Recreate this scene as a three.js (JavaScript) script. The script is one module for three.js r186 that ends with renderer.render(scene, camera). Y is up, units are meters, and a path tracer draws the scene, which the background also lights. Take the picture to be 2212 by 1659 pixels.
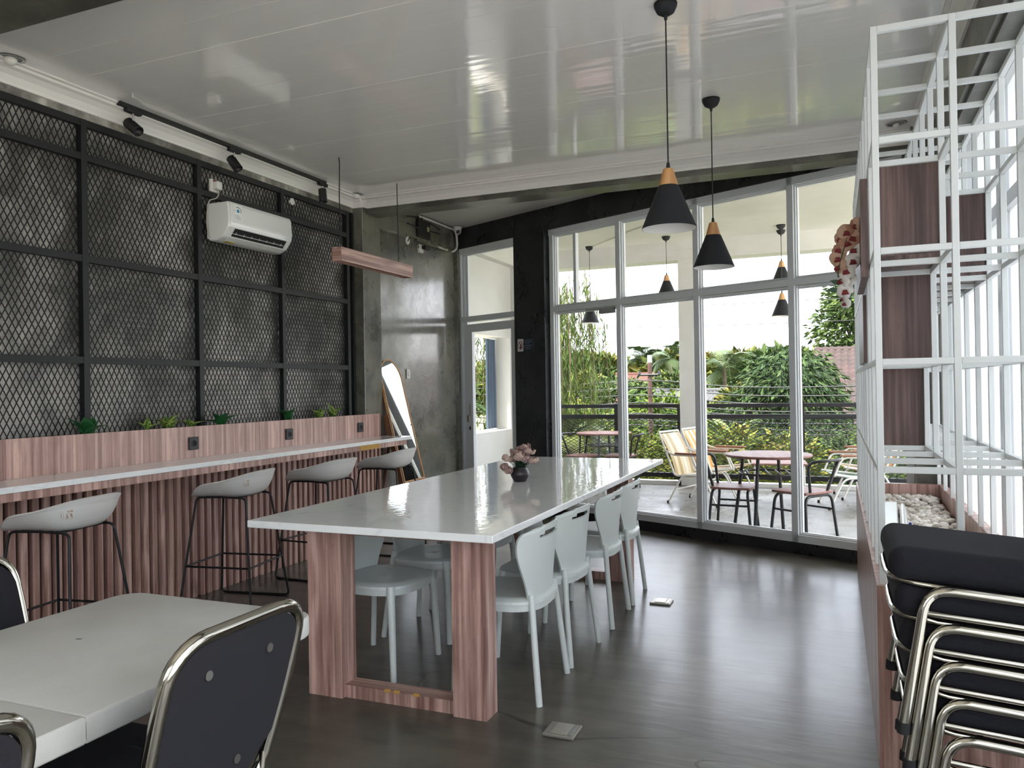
import * as THREE from 'three';
import { mergeGeometries, toCreasedNormals } from 'three/addons/utils/BufferGeometryUtils.js';
import { RoundedBoxGeometry } from 'three/addons/geometries/RoundedBoxGeometry.js';

// ---------- camera, sky, sun, exposure ----------
const scene = new THREE.Scene();
const RAD = Math.PI / 180;
const camera = new THREE.PerspectiveCamera(52.06, 2212 / 1659, 0.05, 500);
camera.position.set(0, 1.35, 0);
camera.rotation.order = 'YXZ';
camera.rotation.set(0.209 * RAD, 22.393 * RAD, -0.917 * RAD);
scene.add(camera);
const renderer = new THREE.WebGLRenderer({ antialias: true });
renderer.toneMapping = THREE.LinearToneMapping;
renderer.toneMappingExposure = 2.85;
renderer.shadowMap.enabled = true;
renderer.shadowMap.type = THREE.PCFSoftShadowMap;
const SKY = 1.3;                       // brightness of the hazy daylight sky
const sun = new THREE.DirectionalLight(0xfff1dc, 5.5);
sun.position.set(-12, 35, 9.3); sun.target.position.set(-2, 0, -8);
sun.shadow.radius = 6; sun.castShadow = true;
sun.shadow.camera.left = -40; sun.shadow.camera.right = 40; sun.shadow.camera.top = 40; sun.shadow.camera.bottom = -40;
sun.shadow.camera.far = 120; sun.shadow.mapSize.set(2048, 2048);
scene.add(sun, sun.target);

// ---------- helpers ----------
function rng(seed) { let a = seed >>> 0; return () => { a = (a + 0x6D2B79F5) >>> 0; let t = a; t = Math.imul(t ^ (t >>> 15), t | 1); t ^= t + Math.imul(t ^ (t >>> 7), t | 61); return ((t ^ (t >>> 14)) >>> 0) / 4294967296; }; }
function hash(x, y, s) { let h = Math.imul(x, 374761393) ^ Math.imul(y, 668265263) ^ Math.imul(s, 2147483647 - 1013); h = Math.imul(h ^ (h >>> 13), 1274126177); return ((h ^ (h >>> 16)) >>> 0) / 4294967296; }
function vnoise(x, y, px, py, s) {
  const xi = Math.floor(x), yi = Math.floor(y), fx = x - xi, fy = y - yi, u = fx * fx * (3 - 2 * fx), v = fy * fy * (3 - 2 * fy);
  const m = (a, p) => ((a % p) + p) % p, x0 = m(xi, px), x1 = m(xi + 1, px), y0 = m(yi, py), y1 = m(yi + 1, py);
  return (hash(x0, y0, s) * (1 - u) + hash(x1, y0, s) * u) * (1 - v) + (hash(x0, y1, s) * (1 - u) + hash(x1, y1, s) * u) * v;
}
function fbm(u, v, fx, fy, oct, s) { let a = 0, w = 0.5, t = 0; for (let i = 0; i < oct; i++) { a += w * vnoise(u * fx, v * fy, fx, fy, s + i * 17); t += w; w *= 0.55; fx *= 2; fy *= 2; } return a / t; }
const clamp = (x, a = 0, b = 1) => Math.min(b, Math.max(a, x)), lerp = (a, b, t) => a + (b - a) * t;
const smooth = (a, b, x) => { const t = clamp((x - a) / (b - a)); return t * t * (3 - 2 * t); };
function tex(w, h, fn, srgb = true) {
  const d = new Uint8Array(w * h * 4);
  for (let j = 0; j < h; j++) for (let i = 0; i < w; i++) { const c = fn((i + 0.5) / w, (j + 0.5) / h), k = (j * w + i) * 4; d[k] = clamp(c[0]) * 255; d[k + 1] = clamp(c[1]) * 255; d[k + 2] = clamp(c[2]) * 255; d[k + 3] = 255; }
  const t = new THREE.DataTexture(d, w, h, THREE.RGBAFormat); t.wrapS = t.wrapT = THREE.RepeatWrapping; t.magFilter = THREE.LinearFilter; t.minFilter = THREE.LinearFilter;
  if (srgb) t.colorSpace = THREE.SRGBColorSpace; t.needsUpdate = true; return t;
}
const grey = (w, h, fn) => tex(w, h, (u, v) => { const g = fn(u, v); return [g, g, g]; }, false);
function rep(t, x, y) { const c = t.clone(); c.repeat.set(x, y); c.needsUpdate = true; return c; }
const mixc = (a, b, t) => [lerp(a[0], b[0], t), lerp(a[1], b[1], t), lerp(a[2], b[2], t)];
const rgb = (r, g, b) => [r / 255, g / 255, b / 255];

// uv in metres from the dominant axis of each triangle; grain is the axis that runs along v
function metreUV(g, grain = 'y', ou = 0, ov = 0) {
  if (g.index) g = g.toNonIndexed();
  if (!g.attributes.normal) g.computeVertexNormals();
  const p = g.attributes.position, uv = new Float32Array(p.count * 2), gi = 'xyz'.indexOf(grain);
  const a = new THREE.Vector3(), b = new THREE.Vector3(), c = new THREE.Vector3(), n = new THREE.Vector3();
  for (let i = 0; i < p.count; i += 3) {
    a.fromBufferAttribute(p, i); b.fromBufferAttribute(p, i + 1); c.fromBufferAttribute(p, i + 2);
    n.subVectors(c, a).cross(b.clone().sub(a));
    const an = [Math.abs(n.x), Math.abs(n.y), Math.abs(n.z)], ax = an.indexOf(Math.max(...an));
    let vi = gi, ui; if (ax === gi) { ui = (gi + 1) % 3; vi = (gi + 2) % 3; } else ui = 3 - ax - gi;
    [a, b, c].forEach((q, k) => { const e = q.toArray(); uv[(i + k) * 2] = e[ui] + ou; uv[(i + k) * 2 + 1] = e[vi] + ov; });
  }
  g.setAttribute('uv', new THREE.BufferAttribute(uv, 2));
  return g;
}
let pieces = 0;
function B(w, h, d, x = 0, y = 0, z = 0, grain = 'y', shift = true) {
  const g = new THREE.BoxGeometry(w, h, d); g.translate(x, y, z);
  const k = shift ? ++pieces : 0; return metreUV(g, grain, (k * 0.377) % 3, (k * 0.713) % 3);
}
function RB(w, h, d, r, x = 0, y = 0, z = 0, grain = 'y', seg = 2) {
  const g = new RoundedBoxGeometry(w, h, d, seg, Math.min(r, w / 2.01, h / 2.01, d / 2.01)); g.translate(x, y, z);
  const k = ++pieces; return metreUV(g, grain, (k * 0.377) % 3, (k * 0.713) % 3);
}
const span = (x0, x1, y0, y1, z0, z1, grain, shift) => B(Math.abs(x1 - x0), Math.abs(y1 - y0), Math.abs(z1 - z0), (x0 + x1) / 2, (y0 + y1) / 2, (z0 + z1) / 2, grain, shift);
const rspan = (x0, x1, y0, y1, z0, z1, r = 0.003, grain = 'y', seg = 1) => RB(Math.abs(x1 - x0), Math.abs(y1 - y0), Math.abs(z1 - z0), r, (x0 + x1) / 2, (y0 + y1) / 2, (z0 + z1) / 2, grain, seg);
function M(list) { return list.length === 1 ? list[0] : mergeGeometries(list.map((g) => { let q = g.index ? g.toNonIndexed() : g; for (const k of Object.keys(q.attributes)) if (!['position', 'normal', 'uv'].includes(k)) q.deleteAttribute(k); if (!q.attributes.uv) q.setAttribute('uv', new THREE.BufferAttribute(new Float32Array(q.attributes.position.count * 2), 2)); return q; })); }
const V = (x, y, z) => new THREE.Vector3(x, y, z);
function fillet(pts, rad, n = 5) {
  const out = [pts[0].clone()];
  for (let i = 1; i < pts.length - 1; i++) {
    const p = pts[i], a = pts[i - 1].clone().sub(p), b = pts[i + 1].clone().sub(p), r = Math.min(Array.isArray(rad) ? rad[i] : rad, a.length() * 0.49, b.length() * 0.49);
    const s = p.clone().add(a.setLength(r)), e = p.clone().add(b.setLength(r));
    for (let k = 0; k <= n; k++) { const t = k / n; out.push(s.clone().multiplyScalar((1 - t) * (1 - t)).addScaledVector(p, 2 * t * (1 - t)).addScaledVector(e, t * t)); }
  }
  out.push(pts[pts.length - 1].clone()); return out;
}
function sweep(pts, r, rad = 8, closed = false) {
  const n = pts.length, pos = [], nor = [], uv = [], idx = [], T = [];
  for (let i = 0; i < n; i++) { const a = pts[closed ? (i + n - 1) % n : Math.max(0, i - 1)], b = pts[closed ? (i + 1) % n : Math.min(n - 1, i + 1)]; T.push(b.clone().sub(a).normalize()); }
  let N = Math.abs(T[0].y) < 0.9 ? V(0, 1, 0) : V(1, 0, 0); N.addScaledVector(T[0], -N.dot(T[0])).normalize();
  let len = 0; const rows = closed ? n + 1 : n;
  for (let q = 0; q < rows; q++) {
    const i = q % n; N.addScaledVector(T[i], -N.dot(T[i])).normalize(); const Bv = T[i].clone().cross(N);
    if (q) len += pts[i].distanceTo(pts[(i + n - 1) % n]);
    const R = typeof r === 'function' ? r(q / (rows - 1)) : r;
    for (let k = 0; k <= rad; k++) { const a = k / rad * Math.PI * 2, d = N.clone().multiplyScalar(Math.cos(a)).addScaledVector(Bv, Math.sin(a)); pos.push(pts[i].x + d.x * R, pts[i].y + d.y * R, pts[i].z + d.z * R); nor.push(d.x, d.y, d.z); uv.push(k / rad * 0.1, len); }
  }
  for (let q = 0; q < rows - 1; q++) for (let k = 0; k < rad; k++) { const a = q * (rad + 1) + k, b = a + rad + 1; idx.push(a, a + 1, b, a + 1, b + 1, b); }
  if (!closed) for (const [q, f] of [[0, 1], [rows - 1, -1]]) {
    const c = pos.length / 3, p = pts[q], t = T[q]; pos.push(p.x, p.y, p.z); nor.push(-t.x * f, -t.y * f, -t.z * f); uv.push(0, 0);
    for (let k = 0; k <= rad; k++) { const o = (q * (rad + 1) + k) * 3; pos.push(pos[o], pos[o + 1], pos[o + 2]); nor.push(-t.x * f, -t.y * f, -t.z * f); uv.push(0, 0); }
    for (let k = 0; k < rad; k++) f > 0 ? idx.push(c, c + 2 + k, c + 1 + k) : idx.push(c, c + 1 + k, c + 2 + k);
  }
  const g = new THREE.BufferGeometry(); g.setAttribute('position', new THREE.Float32BufferAttribute(pos, 3)); g.setAttribute('normal', new THREE.Float32BufferAttribute(nor, 3)); g.setAttribute('uv', new THREE.Float32BufferAttribute(uv, 2)); g.setIndex(idx); return g;
}
const pipe = (pts, r, f = 0.03, rad = 8, n = 5) => sweep(fillet(pts, f, n), r, rad);
// a curved sheet with thickness; skip(i, j) leaves cells out (holes)
function sheet(fn, nu, nv, th, skip) {
  const C = [], N = [], e = 1e-3, W = nu + 1;
  for (let j = 0; j <= nv; j++) for (let i = 0; i <= nu; i++) {
    const u = i / nu, v = j / nv; C.push(fn(u, v));
    const u0 = Math.max(0, u - e), u1 = Math.min(1, u + e), v0 = Math.max(0, v - e), v1 = Math.min(1, v + e);
    const n = fn(u1, v).sub(fn(u0, v)).cross(fn(u, v1).sub(fn(u, v0))); N.push(n.lengthSq() > 1e-20 ? n.normalize() : (N.length ? N[N.length - 1].clone() : V(0, 0, 1)));
  }
  const pos = [], uv = [], idx = [], K = C.length;
  for (const s of [0.5, -0.5]) C.forEach((c, k) => { pos.push(c.x + N[k].x * th * s, c.y + N[k].y * th * s, c.z + N[k].z * th * s); uv.push((k % W) / nu, Math.floor(k / W) / nv); });
  const kept = (i, j) => i >= 0 && j >= 0 && i < nu && j < nv && !(skip && skip(i, j));
  for (let j = 0; j < nv; j++) for (let i = 0; i < nu; i++) {
    if (!kept(i, j)) continue;
    const a = j * W + i, b = a + 1, c = a + W, d = c + 1; idx.push(a, b, d, a, d, c, a + K, d + K, b + K, a + K, c + K, d + K);
    const rim = (p, q) => { const o = pos.length / 3; for (const x of [p, q, p + K, q + K]) { pos.push(pos[x * 3], pos[x * 3 + 1], pos[x * 3 + 2]); uv.push(uv[x * 2], uv[x * 2 + 1]); } idx.push(o, o + 2, o + 1, o + 1, o + 2, o + 3); };
    if (!kept(i, j - 1)) rim(a, b); if (!kept(i, j + 1)) rim(d, c); if (!kept(i - 1, j)) rim(c, a); if (!kept(i + 1, j)) rim(b, d);
  }
  const g = new THREE.BufferGeometry(); g.setAttribute('position', new THREE.Float32BufferAttribute(pos, 3)); g.setAttribute('uv', new THREE.Float32BufferAttribute(uv, 2)); g.setIndex(idx); g.computeVertexNormals(); return g;
}
const lathe = (pts, seg = 24) => new THREE.LatheGeometry(pts.map(([x, y]) => new THREE.Vector2(x, y)), seg);
const cyl = (r0, r1, h, x = 0, y = 0, z = 0, seg = 16) => { const g = new THREE.CylinderGeometry(r0, r1, h, seg); g.translate(x, y, z); return g; };
function place(g, x, y, z, ry = 0, rx = 0, rz = 0) { g.applyMatrix4(new THREE.Matrix4().compose(V(x, y, z), new THREE.Quaternion().setFromEuler(new THREE.Euler(rx, ry, rz, 'YXZ')), V(1, 1, 1))); return g; }

const used = {};
function numbered(name) { const n = used[name] = (used[name] ?? -1) + 1; return n ? name + '_' + String(n).padStart(3, '0') : name; }
function thing(name, label, category, pos = [0, 0, 0], turn = 0, group) {
  const o = new THREE.Group(); o.name = numbered(name); o.position.set(...pos); o.rotation.y = turn; scene.add(o);
  o.userData = { label, category }; if (group) o.userData.group = group; return o;
}
function part(parent, name, geo, mat, label) { const m = new THREE.Mesh(Array.isArray(geo) ? M(geo) : geo, mat); m.name = name; parent.add(m); if (label) m.userData.label = label; return m; }
function single(name, label, category, geo, mat, group) { const m = new THREE.Mesh(Array.isArray(geo) ? M(geo) : geo, mat); m.name = numbered(name); scene.add(m); m.userData = { label, category }; if (group) m.userData.group = group; return m; }
function struct(name, geo, mat, label, category) { const m = geo ? new THREE.Mesh(Array.isArray(geo) ? M(geo) : geo, mat) : new THREE.Group(); m.name = name; scene.add(m); m.userData = { kind: 'structure', label, category }; return m; }
function copy(src, pos, turn, label) { const c = src.clone(); c.name = numbered(src.name.replace(/_\d{3}$/, '')); c.userData = { ...src.userData }; if (label) c.userData.label = label; c.position.set(...pos); c.rotation.y = turn; scene.add(c); return c; }

// ---------- sky: pale hazy daylight with soft cloud ----------
{
  const w = 512, h = 256, d = new Float32Array(w * h * 4);
  for (let j = 0; j < h; j++) for (let i = 0; i < w; i++) {
    const u = (i + 0.5) / w, v = (j + 0.5) / h, el = Math.max(0, (v - 0.5) * 2);
    const c = smooth(0.42, 0.68, fbm(u, v, 8, 8, 4, 5)) * 0.8 + 0.2 * fbm(u, v, 24, 24, 3, 9);
    const col = mixc([0.80, 0.86, 0.98], [0.99, 0.985, 0.98], c), k = (j * w + i) * 4, s = SKY * (1 + 2 * Math.sin(el * Math.PI / 2));
    d[k] = col[0] * s; d[k + 1] = col[1] * s; d[k + 2] = col[2] * s; d[k + 3] = 1;
  }
  const t = new THREE.DataTexture(d, w, h, THREE.RGBAFormat, THREE.FloatType); t.mapping = THREE.EquirectangularReflectionMapping; t.magFilter = THREE.LinearFilter; t.minFilter = THREE.LinearFilter; t.needsUpdate = true;
  scene.background = t;
}

// ---------- materials ----------
const S = (o) => new THREE.MeshStandardMaterial({ roughness: 0.6, ...o });
const P = (o) => new THREE.MeshPhysicalMaterial({ roughness: 0.6, ...o });
function woodMap(dark, light, seed, contrast = 1) {
  return tex(512, 1024, (u, v) => {
    const warp = fbm(u, v, 4, 2, 3, seed + 3) * 0.09, cath = Math.sin((u + warp * 2.2 + 0.25 * fbm(u, v, 2, 1, 2, seed + 40)) * Math.PI * 2 * 9) * 0.5 + 0.5;
    const broad = fbm(u + warp * 0.2, v, 14, 1, 3, seed), fine = fbm(u + warp * 0.1, v, 72, 2, 3, seed + 7), pore = fbm(u, v, 220, 22, 2, seed + 11);
    let t = 0.54 + (broad - 0.5) * 0.75 + (fine - 0.5) * 1.25 + (cath - 0.5) * 0.34 * smooth(0.42, 0.62, fbm(u, v, 5, 2, 2, seed + 21));
    t = clamp(0.5 + (t - 0.5) * contrast) - (pore > 0.66 ? 0.10 : 0);
    return mixc(dark, light, clamp(t));
  });
}
const woodTex = woodMap(rgb(132, 97, 88), rgb(212, 178, 165), 11, 1.15);
const woodTex2 = woodMap(rgb(124, 90, 82), rgb(204, 170, 158), 61, 1.2);
const wood = S({ map: woodTex, roughness: 0.34 }), woodB = S({ map: woodTex2, roughness: 0.34 });
const woodDark = S({ map: rep(woodTex2, 1.3, 1), roughness: 0.5, color: 0xc9bcb6 });
const woodShelfBacklit = S({ map: rep(woodMap(rgb(66, 50, 48), rgb(122, 98, 93), 171, 1.1), 1.2, 1), roughness: 0.42 });  // laminate of the bar darkened, backlight on the shelf painted into the map
const oak = S({ map: woodMap(rgb(170, 118, 70), rgb(216, 168, 112), 91, 0.8), roughness: 0.5 });
const oakDark = S({ map: woodMap(rgb(92, 58, 34), rgb(140, 95, 60), 131, 0.9), roughness: 0.5 });
const rawBoard = S({ color: 0xb8904e, roughness: 0.9 });
function concreteMap(a, b, seed, contrast = 1, px = 512) {
  return tex(px, px, (u, v) => {
    const w = fbm(u, v, 3, 3, 3, seed + 90) * 0.35;
    const cl = fbm(u + w, v + w * 0.6, 4, 4, 4, seed), br = fbm(u + w, v - w, 12, 9, 4, seed + 30), tr = fbm(u + br * 0.06, v, 40, 26, 3, seed + 50), gr = fbm(u, v, 160, 160, 2, seed + 70);
    let t = 0.5 + (cl - 0.5) * 1.7 + (br - 0.5) * 0.9 + (tr - 0.5) * 0.45 + (gr - 0.5) * 0.18;
    return mixc(a, b, clamp(0.5 + (t - 0.5) * contrast));
  });
}
const roughPatches = (lo, hi, seed, fx = 8) => grey(512, 512, (u, v) => { const w = fbm(u, v, 4, 4, 2, seed) * 0.3; return lerp(lo, hi, clamp(0.5 + (fbm(u + w, v, fx, fx, 4, seed + 5) - 0.5) * 1.8 + (fbm(u, v, 60, 40, 2, seed + 9) - 0.5) * 0.6)); });
const wallTex = concreteMap(rgb(92, 90, 85), rgb(196, 192, 184), 201, 1.3, 1024);
const wallRough = roughPatches(0.22, 0.6, 311);
const plasterBump = grey(512, 512, (u, v) => fbm(u, v, 10, 14, 4, 331) * 0.8 + fbm(u, v, 60, 60, 2, 341) * 0.2);
const concreteWall = S({ map: rep(wallTex, 0.55, 0.55), roughnessMap: rep(wallRough, 0.6, 0.6), roughness: 1, bumpMap: rep(plasterBump, 1.2, 1.2), bumpScale: 0.004 });
const concreteGloss = P({ map: rep(concreteMap(rgb(74, 75, 66), rgb(112, 111, 98), 231, 1.2), 0.6, 0.6), roughnessMap: rep(wallRough, 0.8, 0.8), roughness: 0.8, bumpMap: rep(plasterBump, 1.6, 1.6), bumpScale: 0.0026, clearcoat: 1, clearcoatRoughness: 0.13 });
const concreteBacklit = S({ map: rep(concreteMap(rgb(22, 25, 29), rgb(44, 46, 48), 251, 1.2), 0.7, 0.7), roughnessMap: rep(wallRough, 0.9, 0.9), roughness: 0.95, bumpMap: rep(plasterBump, 1.4, 1.4), bumpScale: 0.001 });  // cement coloured near-black so the colour carries its backlit shade
const concreteBeam = S({ map: rep(concreteMap(rgb(70, 69, 62), rgb(112, 110, 101), 271, 1.1), 0.7, 0.7), roughness: 0.34 });
const floorMat = P({ roughness: 0.42, clearcoat: 0.38, clearcoatRoughness: 0.24, clearcoatRoughnessMap: rep(grey(512, 512, (u, v) => 0.55 + 0.45 * fbm(u + 0.2 * fbm(u, v, 4, 4, 2, 427), v, 8, 8, 4, 425)), 0.5, 0.5) });
{
  const crack = tex(1024, 1024, (u, v) => { const w = fbm(u, v, 3, 3, 3, 491) * 0.4, q = Math.abs(fbm(u + w, v, 2, 3, 3, 405) - 0.5), m = smooth(0.5, 0.62, fbm(u, v, 3, 3, 2, 497)), line = q < 0.0022 ? m : 0, sp = hash(Math.floor(u * 1024), Math.floor(v * 1024), 77) > 0.9997 ? 1 : 0;
    const s = fbm(u + fbm(u, v, 5, 5, 2, 493) * 0.35, v, 6, 34, 4, 495), cl = fbm(u + w, v - w, 4, 4, 4, 401), br = fbm(u - w, v + w, 12, 10, 3, 403), t = clamp(0.5 + (cl - 0.5) * 1.4 + (br - 0.5) * 0.7 + (s - 0.5) * 0.6), c = mixc(rgb(52, 49, 42), rgb(98, 94, 84), t); return mixc(c, rgb(40, 38, 34), Math.max(line * 0.8, sp * 0.8)); });
  floorMat.map = rep(crack, 0.42, 0.42); floorMat.bumpMap = rep(grey(512, 512, (u, v) => { const w = fbm(u, v, 5, 5, 2, 493) * 0.35; return 0.5 * fbm(u, v, 6, 6, 3, 431) + 0.5 * fbm(u + w, v, 8, 44, 3, 495); }), 0.6, 0.6); floorMat.bumpScale = 0.0026;
}
const terraceMat = S({ map: rep(concreteMap(rgb(96, 94, 88), rgb(138, 136, 129), 461, 1), 0.4, 0.4), roughnessMap: rep(roughPatches(0.2, 0.5, 471, 10), 0.4, 0.4), roughness: 1 });
const panelBump = grey(1024, 256, (u, v) => fbm(u, v, 3, 24, 3, 501) * 0.8 + fbm(u, v, 12, 60, 2, 511) * 0.2);
const ceilingPanel = P({ color: new THREE.Color(0.82, 0.805, 0.785), roughness: 0.07, bumpMap: rep(panelBump, 0.3, 0.6), bumpScale: 0.0014, ior: 2.1 });
const ceilingPlain = S({ color: 0xc9c8c2, roughness: 0.7 });
const white = S({ color: 0xe4e5e3, roughness: 0.45 }), whiteWall = S({ map: rep(tex(256, 256, (u, v) => { const t = fbm(u, v, 6, 6, 4, 61); return mixc(rgb(198, 198, 191), rgb(216, 216, 211), t); }), 0.4, 0.4), roughness: 0.55 });
const alu = P({ color: 0xd3d7da, roughness: 0.38, clearcoat: 0.3, clearcoatRoughness: 0.3 });
const shelfWhite = S({ color: 0xdfe3e2, roughness: 0.42 });
const quartz = P({ map: rep(tex(512, 512, (u, v) => { const w = fbm(u, v, 4, 4, 3, 71) * 0.3, q = Math.abs(fbm(u + w, v + w, 5, 5, 4, 73) - 0.5); const t = smooth(0.0, 0.035, q); return mixc(rgb(222, 226, 225), rgb(238, 240, 239), t * 0.7 + 0.3 * fbm(u, v, 40, 40, 2, 79)); }), 0.6, 0.6), roughness: 0.045, bumpMap: rep(grey(512, 512, (u, v) => fbm(u, v, 14, 9, 3, 83)), 2.2, 2.2), bumpScale: 0.0004 });
const plasticWhite = P({ color: 0xd4dbd8, roughness: 0.38, clearcoat: 0.15, clearcoatRoughness: 0.3 });
const stoolShell = P({ map: tex(256, 256, (u, v) => mixc(rgb(206, 205, 200), rgb(222, 221, 217), fbm(u, v, 6, 6, 4, 85))), roughness: 0.55 });
const foldTop = S({ map: rep(tex(512, 512, (u, v) => { const t = fbm(u, v, 4, 4, 5, 87), q = fbm(u, v, 3, 3, 3, 88); return mixc(rgb(150, 149, 143), rgb(190, 191, 188), clamp(0.15 + t * 0.6 + q * 0.5)); }), 0.9, 0.9), roughness: 0.55, bumpMap: rep(grey(256, 256, (u, v) => fbm(u, v, 120, 120, 2, 89)), 2, 2), bumpScale: 0.0006 });
const black = S({ color: 0x15161a, roughness: 0.5 }), blackMetal = S({ color: 0x1b1d20, roughness: 0.42, metalness: 0.3 });
const frameBlack = S({ color: 0x0e1114, roughness: 0.55 });
const meshSteel = S({ color: 0x0e0f11, roughness: 0.5, metalness: 0.2 });
const chrome = S({ color: 0xb9b5aa, roughness: 0.11, metalness: 1 });
const steel = S({ color: 0xb4b5b4, roughness: 0.32, metalness: 1 });
const rubber = S({ color: 0x141416, roughness: 0.8 });
const fabricBump = grey(256, 256, (u, v) => 0.5 + 0.25 * (Math.sin(u * 128 * Math.PI) + Math.sin(v * 128 * Math.PI)));
const navy = P({ color: 0x0e0e17, roughness: 0.95, sheen: 0.1, sheenColor: new THREE.Color(0x3a3a4c), sheenRoughness: 0.6, bumpMap: rep(fabricBump, 4, 4), bumpScale: 0.0006 });
const acWhite = P({ color: 0xdfe1dd, roughness: 0.22, clearcoat: 0.6, clearcoatRoughness: 0.08 });
const plastic = S({ color: 0xd8d8d2, roughness: 0.45 });
const darkHole = S({ color: 0x1a1a1a, roughness: 0.9 });
const glass = P({ color: 0xffffff, transmission: 1, thickness: 0, roughness: 0, ior: 1.5 });
const film = P({ color: 0xeef2f8, transmission: 0.4, thickness: 0, roughness: 0.9 });
const mirrorGlass = S({ color: 0xe8ecec, roughness: 0.03, metalness: 1 });
const leafGreen = S({ color: 0x1f5a2c, roughness: 0.5 }), leafLight = S({ color: 0x6f9a3a, roughness: 0.5 });

// ---------- the room ----------
const diagZ = (x) => -6.41 + 0.4557 * (x - 0.116);          // line of the slanted glass front
function slab(pts, top, thick) { const s = new THREE.Shape(pts.map(([x, z]) => new THREE.Vector2(x, z))); const g = new THREE.ExtrudeGeometry(s, { depth: thick, bevelEnabled: false }); g.rotateX(Math.PI / 2); g.translate(0, top, 0); return metreUV(g, 'z'); }
const XL = -4.1, XR = 0.72, ZB = 2.2;
struct('floor', slab([[XL - 0.2, ZB + 0.2], [XR + 0.1, ZB + 0.2], [XR + 0.1, diagZ(XR + 0.1)], [XL - 0.2, diagZ(XL - 0.2)]], 0, 0.2), floorMat, 'dark polished concrete floor of the cafe', 'floor');
struct('wall_left', [span(XL - 0.2, XL, 0, 3.3, ZB + 0.2, -6.2), span(XL, -4.052, 2.955, 3.1, ZB, -6.09)], concreteWall, 'mottled grey cement wall behind the black mesh', 'wall');
struct('wall_alcove', [span(XL - 0.2, XL, 0, 3.3, -6.2, diagZ(XL) - 0.05), span(XL, XL + 0.035, 2.93, 3.2, -6.38, -8.3), span(XL, XL + 0.05, 0, 3.2, -8.22, -8.34)], concreteGloss, 'burnished olive grey cement wall of the mirror alcove', 'wall');
struct('wall_pillar', rspan(XL, -3.952, 0, 3.1, -6.09, -6.385, 0.006), concreteGloss, 'cement pillar between the mesh wall and the alcove', 'pillar');
struct('wall_back', [span(XL - 0.2, XR + 0.1, 0, 0.9, ZB, ZB + 0.2), span(XL - 0.2, XR + 0.1, 2.4, 3.3, ZB, ZB + 0.2), span(XL - 0.2, -3.0, 0.9, 2.4, ZB, ZB + 0.2), span(-0.2, XR + 0.1, 0.9, 2.4, ZB, ZB + 0.2)], whiteWall, 'white wall behind the viewer', 'wall');
{ const w = struct('window_3', null, null, 'wide window in the wall behind the viewer', 'window'); part(w, 'pane', new THREE.PlaneGeometry(2.8, 1.5).translate(-1.6, 1.65, ZB + 0.085), glass); for (const x of [-2.97, -2.07, -1.13, -0.23]) part(w, 'mullion', span(x - 0.03, x + 0.03, 0.9, 2.4, ZB + 0.05, ZB + 0.12), alu); }

// beams
struct('trim_1', span(-3.95, 0.6, 2.955, 3.2, -6.15, -6.36, 'x'), concreteBeam, 'grey cement beam across the ceiling before the glass front', 'beam');
struct('trim_2', span(XL, 0.6, 2.955, 3.2, -2.37, -2.1, 'x'), concreteBeam, 'dark cement beam overhead at the near end of the panelled ceiling', 'beam');
struct('trim_3', [span(0.6, 0.9, 2.76, 3.2, ZB, -6.2, 'z'), span(0.625, 0.9, 2.735, 2.76, ZB, -6.2, 'z')], concreteBeam, 'grey cement beam above the side windows', 'beam');
struct('wall_corner_column', span(0.5, 0.86, 0, 3.2, -6.02, -6.3), concreteBeam, 'grey cement column in the corner beyond the planter', 'pillar');

// ceiling of glossy plastic planks, then the plain ceilings
{
  const c = struct('ceiling', null, null, 'glossy pale grey plank ceiling with mirror-like reflections', 'ceiling');
  part(c, 'backing', span(XL, 0.62, 3.112, 3.2, -2.3, -6.2), S({ color: 0x8f8e8a, roughness: 0.8 }));
  const n = 15, z0 = -2.36, pitch = (6.16 - 2.36) / n, shapes = [];
  for (let k = 0; k < 4; k++) { const g = new RoundedBoxGeometry(0.62 - XL, 0.012, pitch - 0.0008, 2, 0.0015); shapes.push(metreUV(g, 'z', k * 0.9, k * 0.31)); }
  for (let k = 0; k < n; k++) { const m = part(c, 'plank', shapes[k % 4], ceilingPanel); m.position.set((XL + 0.62) / 2, 3.106 + (k % 3) * 0.0004, z0 - pitch * (k + 0.5)); m.rotation.x = ((k * 7) % 5 - 2) * 0.001; }
}
struct('ceiling_far', slab([[XL, -6.3], [0.9, -6.3], [0.9, diagZ(0.9) - 0.12], [XL, diagZ(XL) - 0.12]], 3.3, 0.1), ceilingPlain, 'plain white ceiling strip behind the cement beam', 'ceiling');
struct('ceiling_near', span(XL, 0.62, 3.1, 3.2, -2.2, ZB), ceilingPlain, 'plain ceiling above the viewer', 'ceiling');
struct('roof', [span(XL - 0.3, 1.2, 3.3, 3.5, ZB + 0.4, -6.0), slab([[XL - 0.3, -6.0], [3, -6.0], [3, -10.95], [XL - 0.3, -10.95]], 3.5, 0.2)], whiteWall, 'flat roof slab over the cafe and terrace', 'roof');
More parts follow.
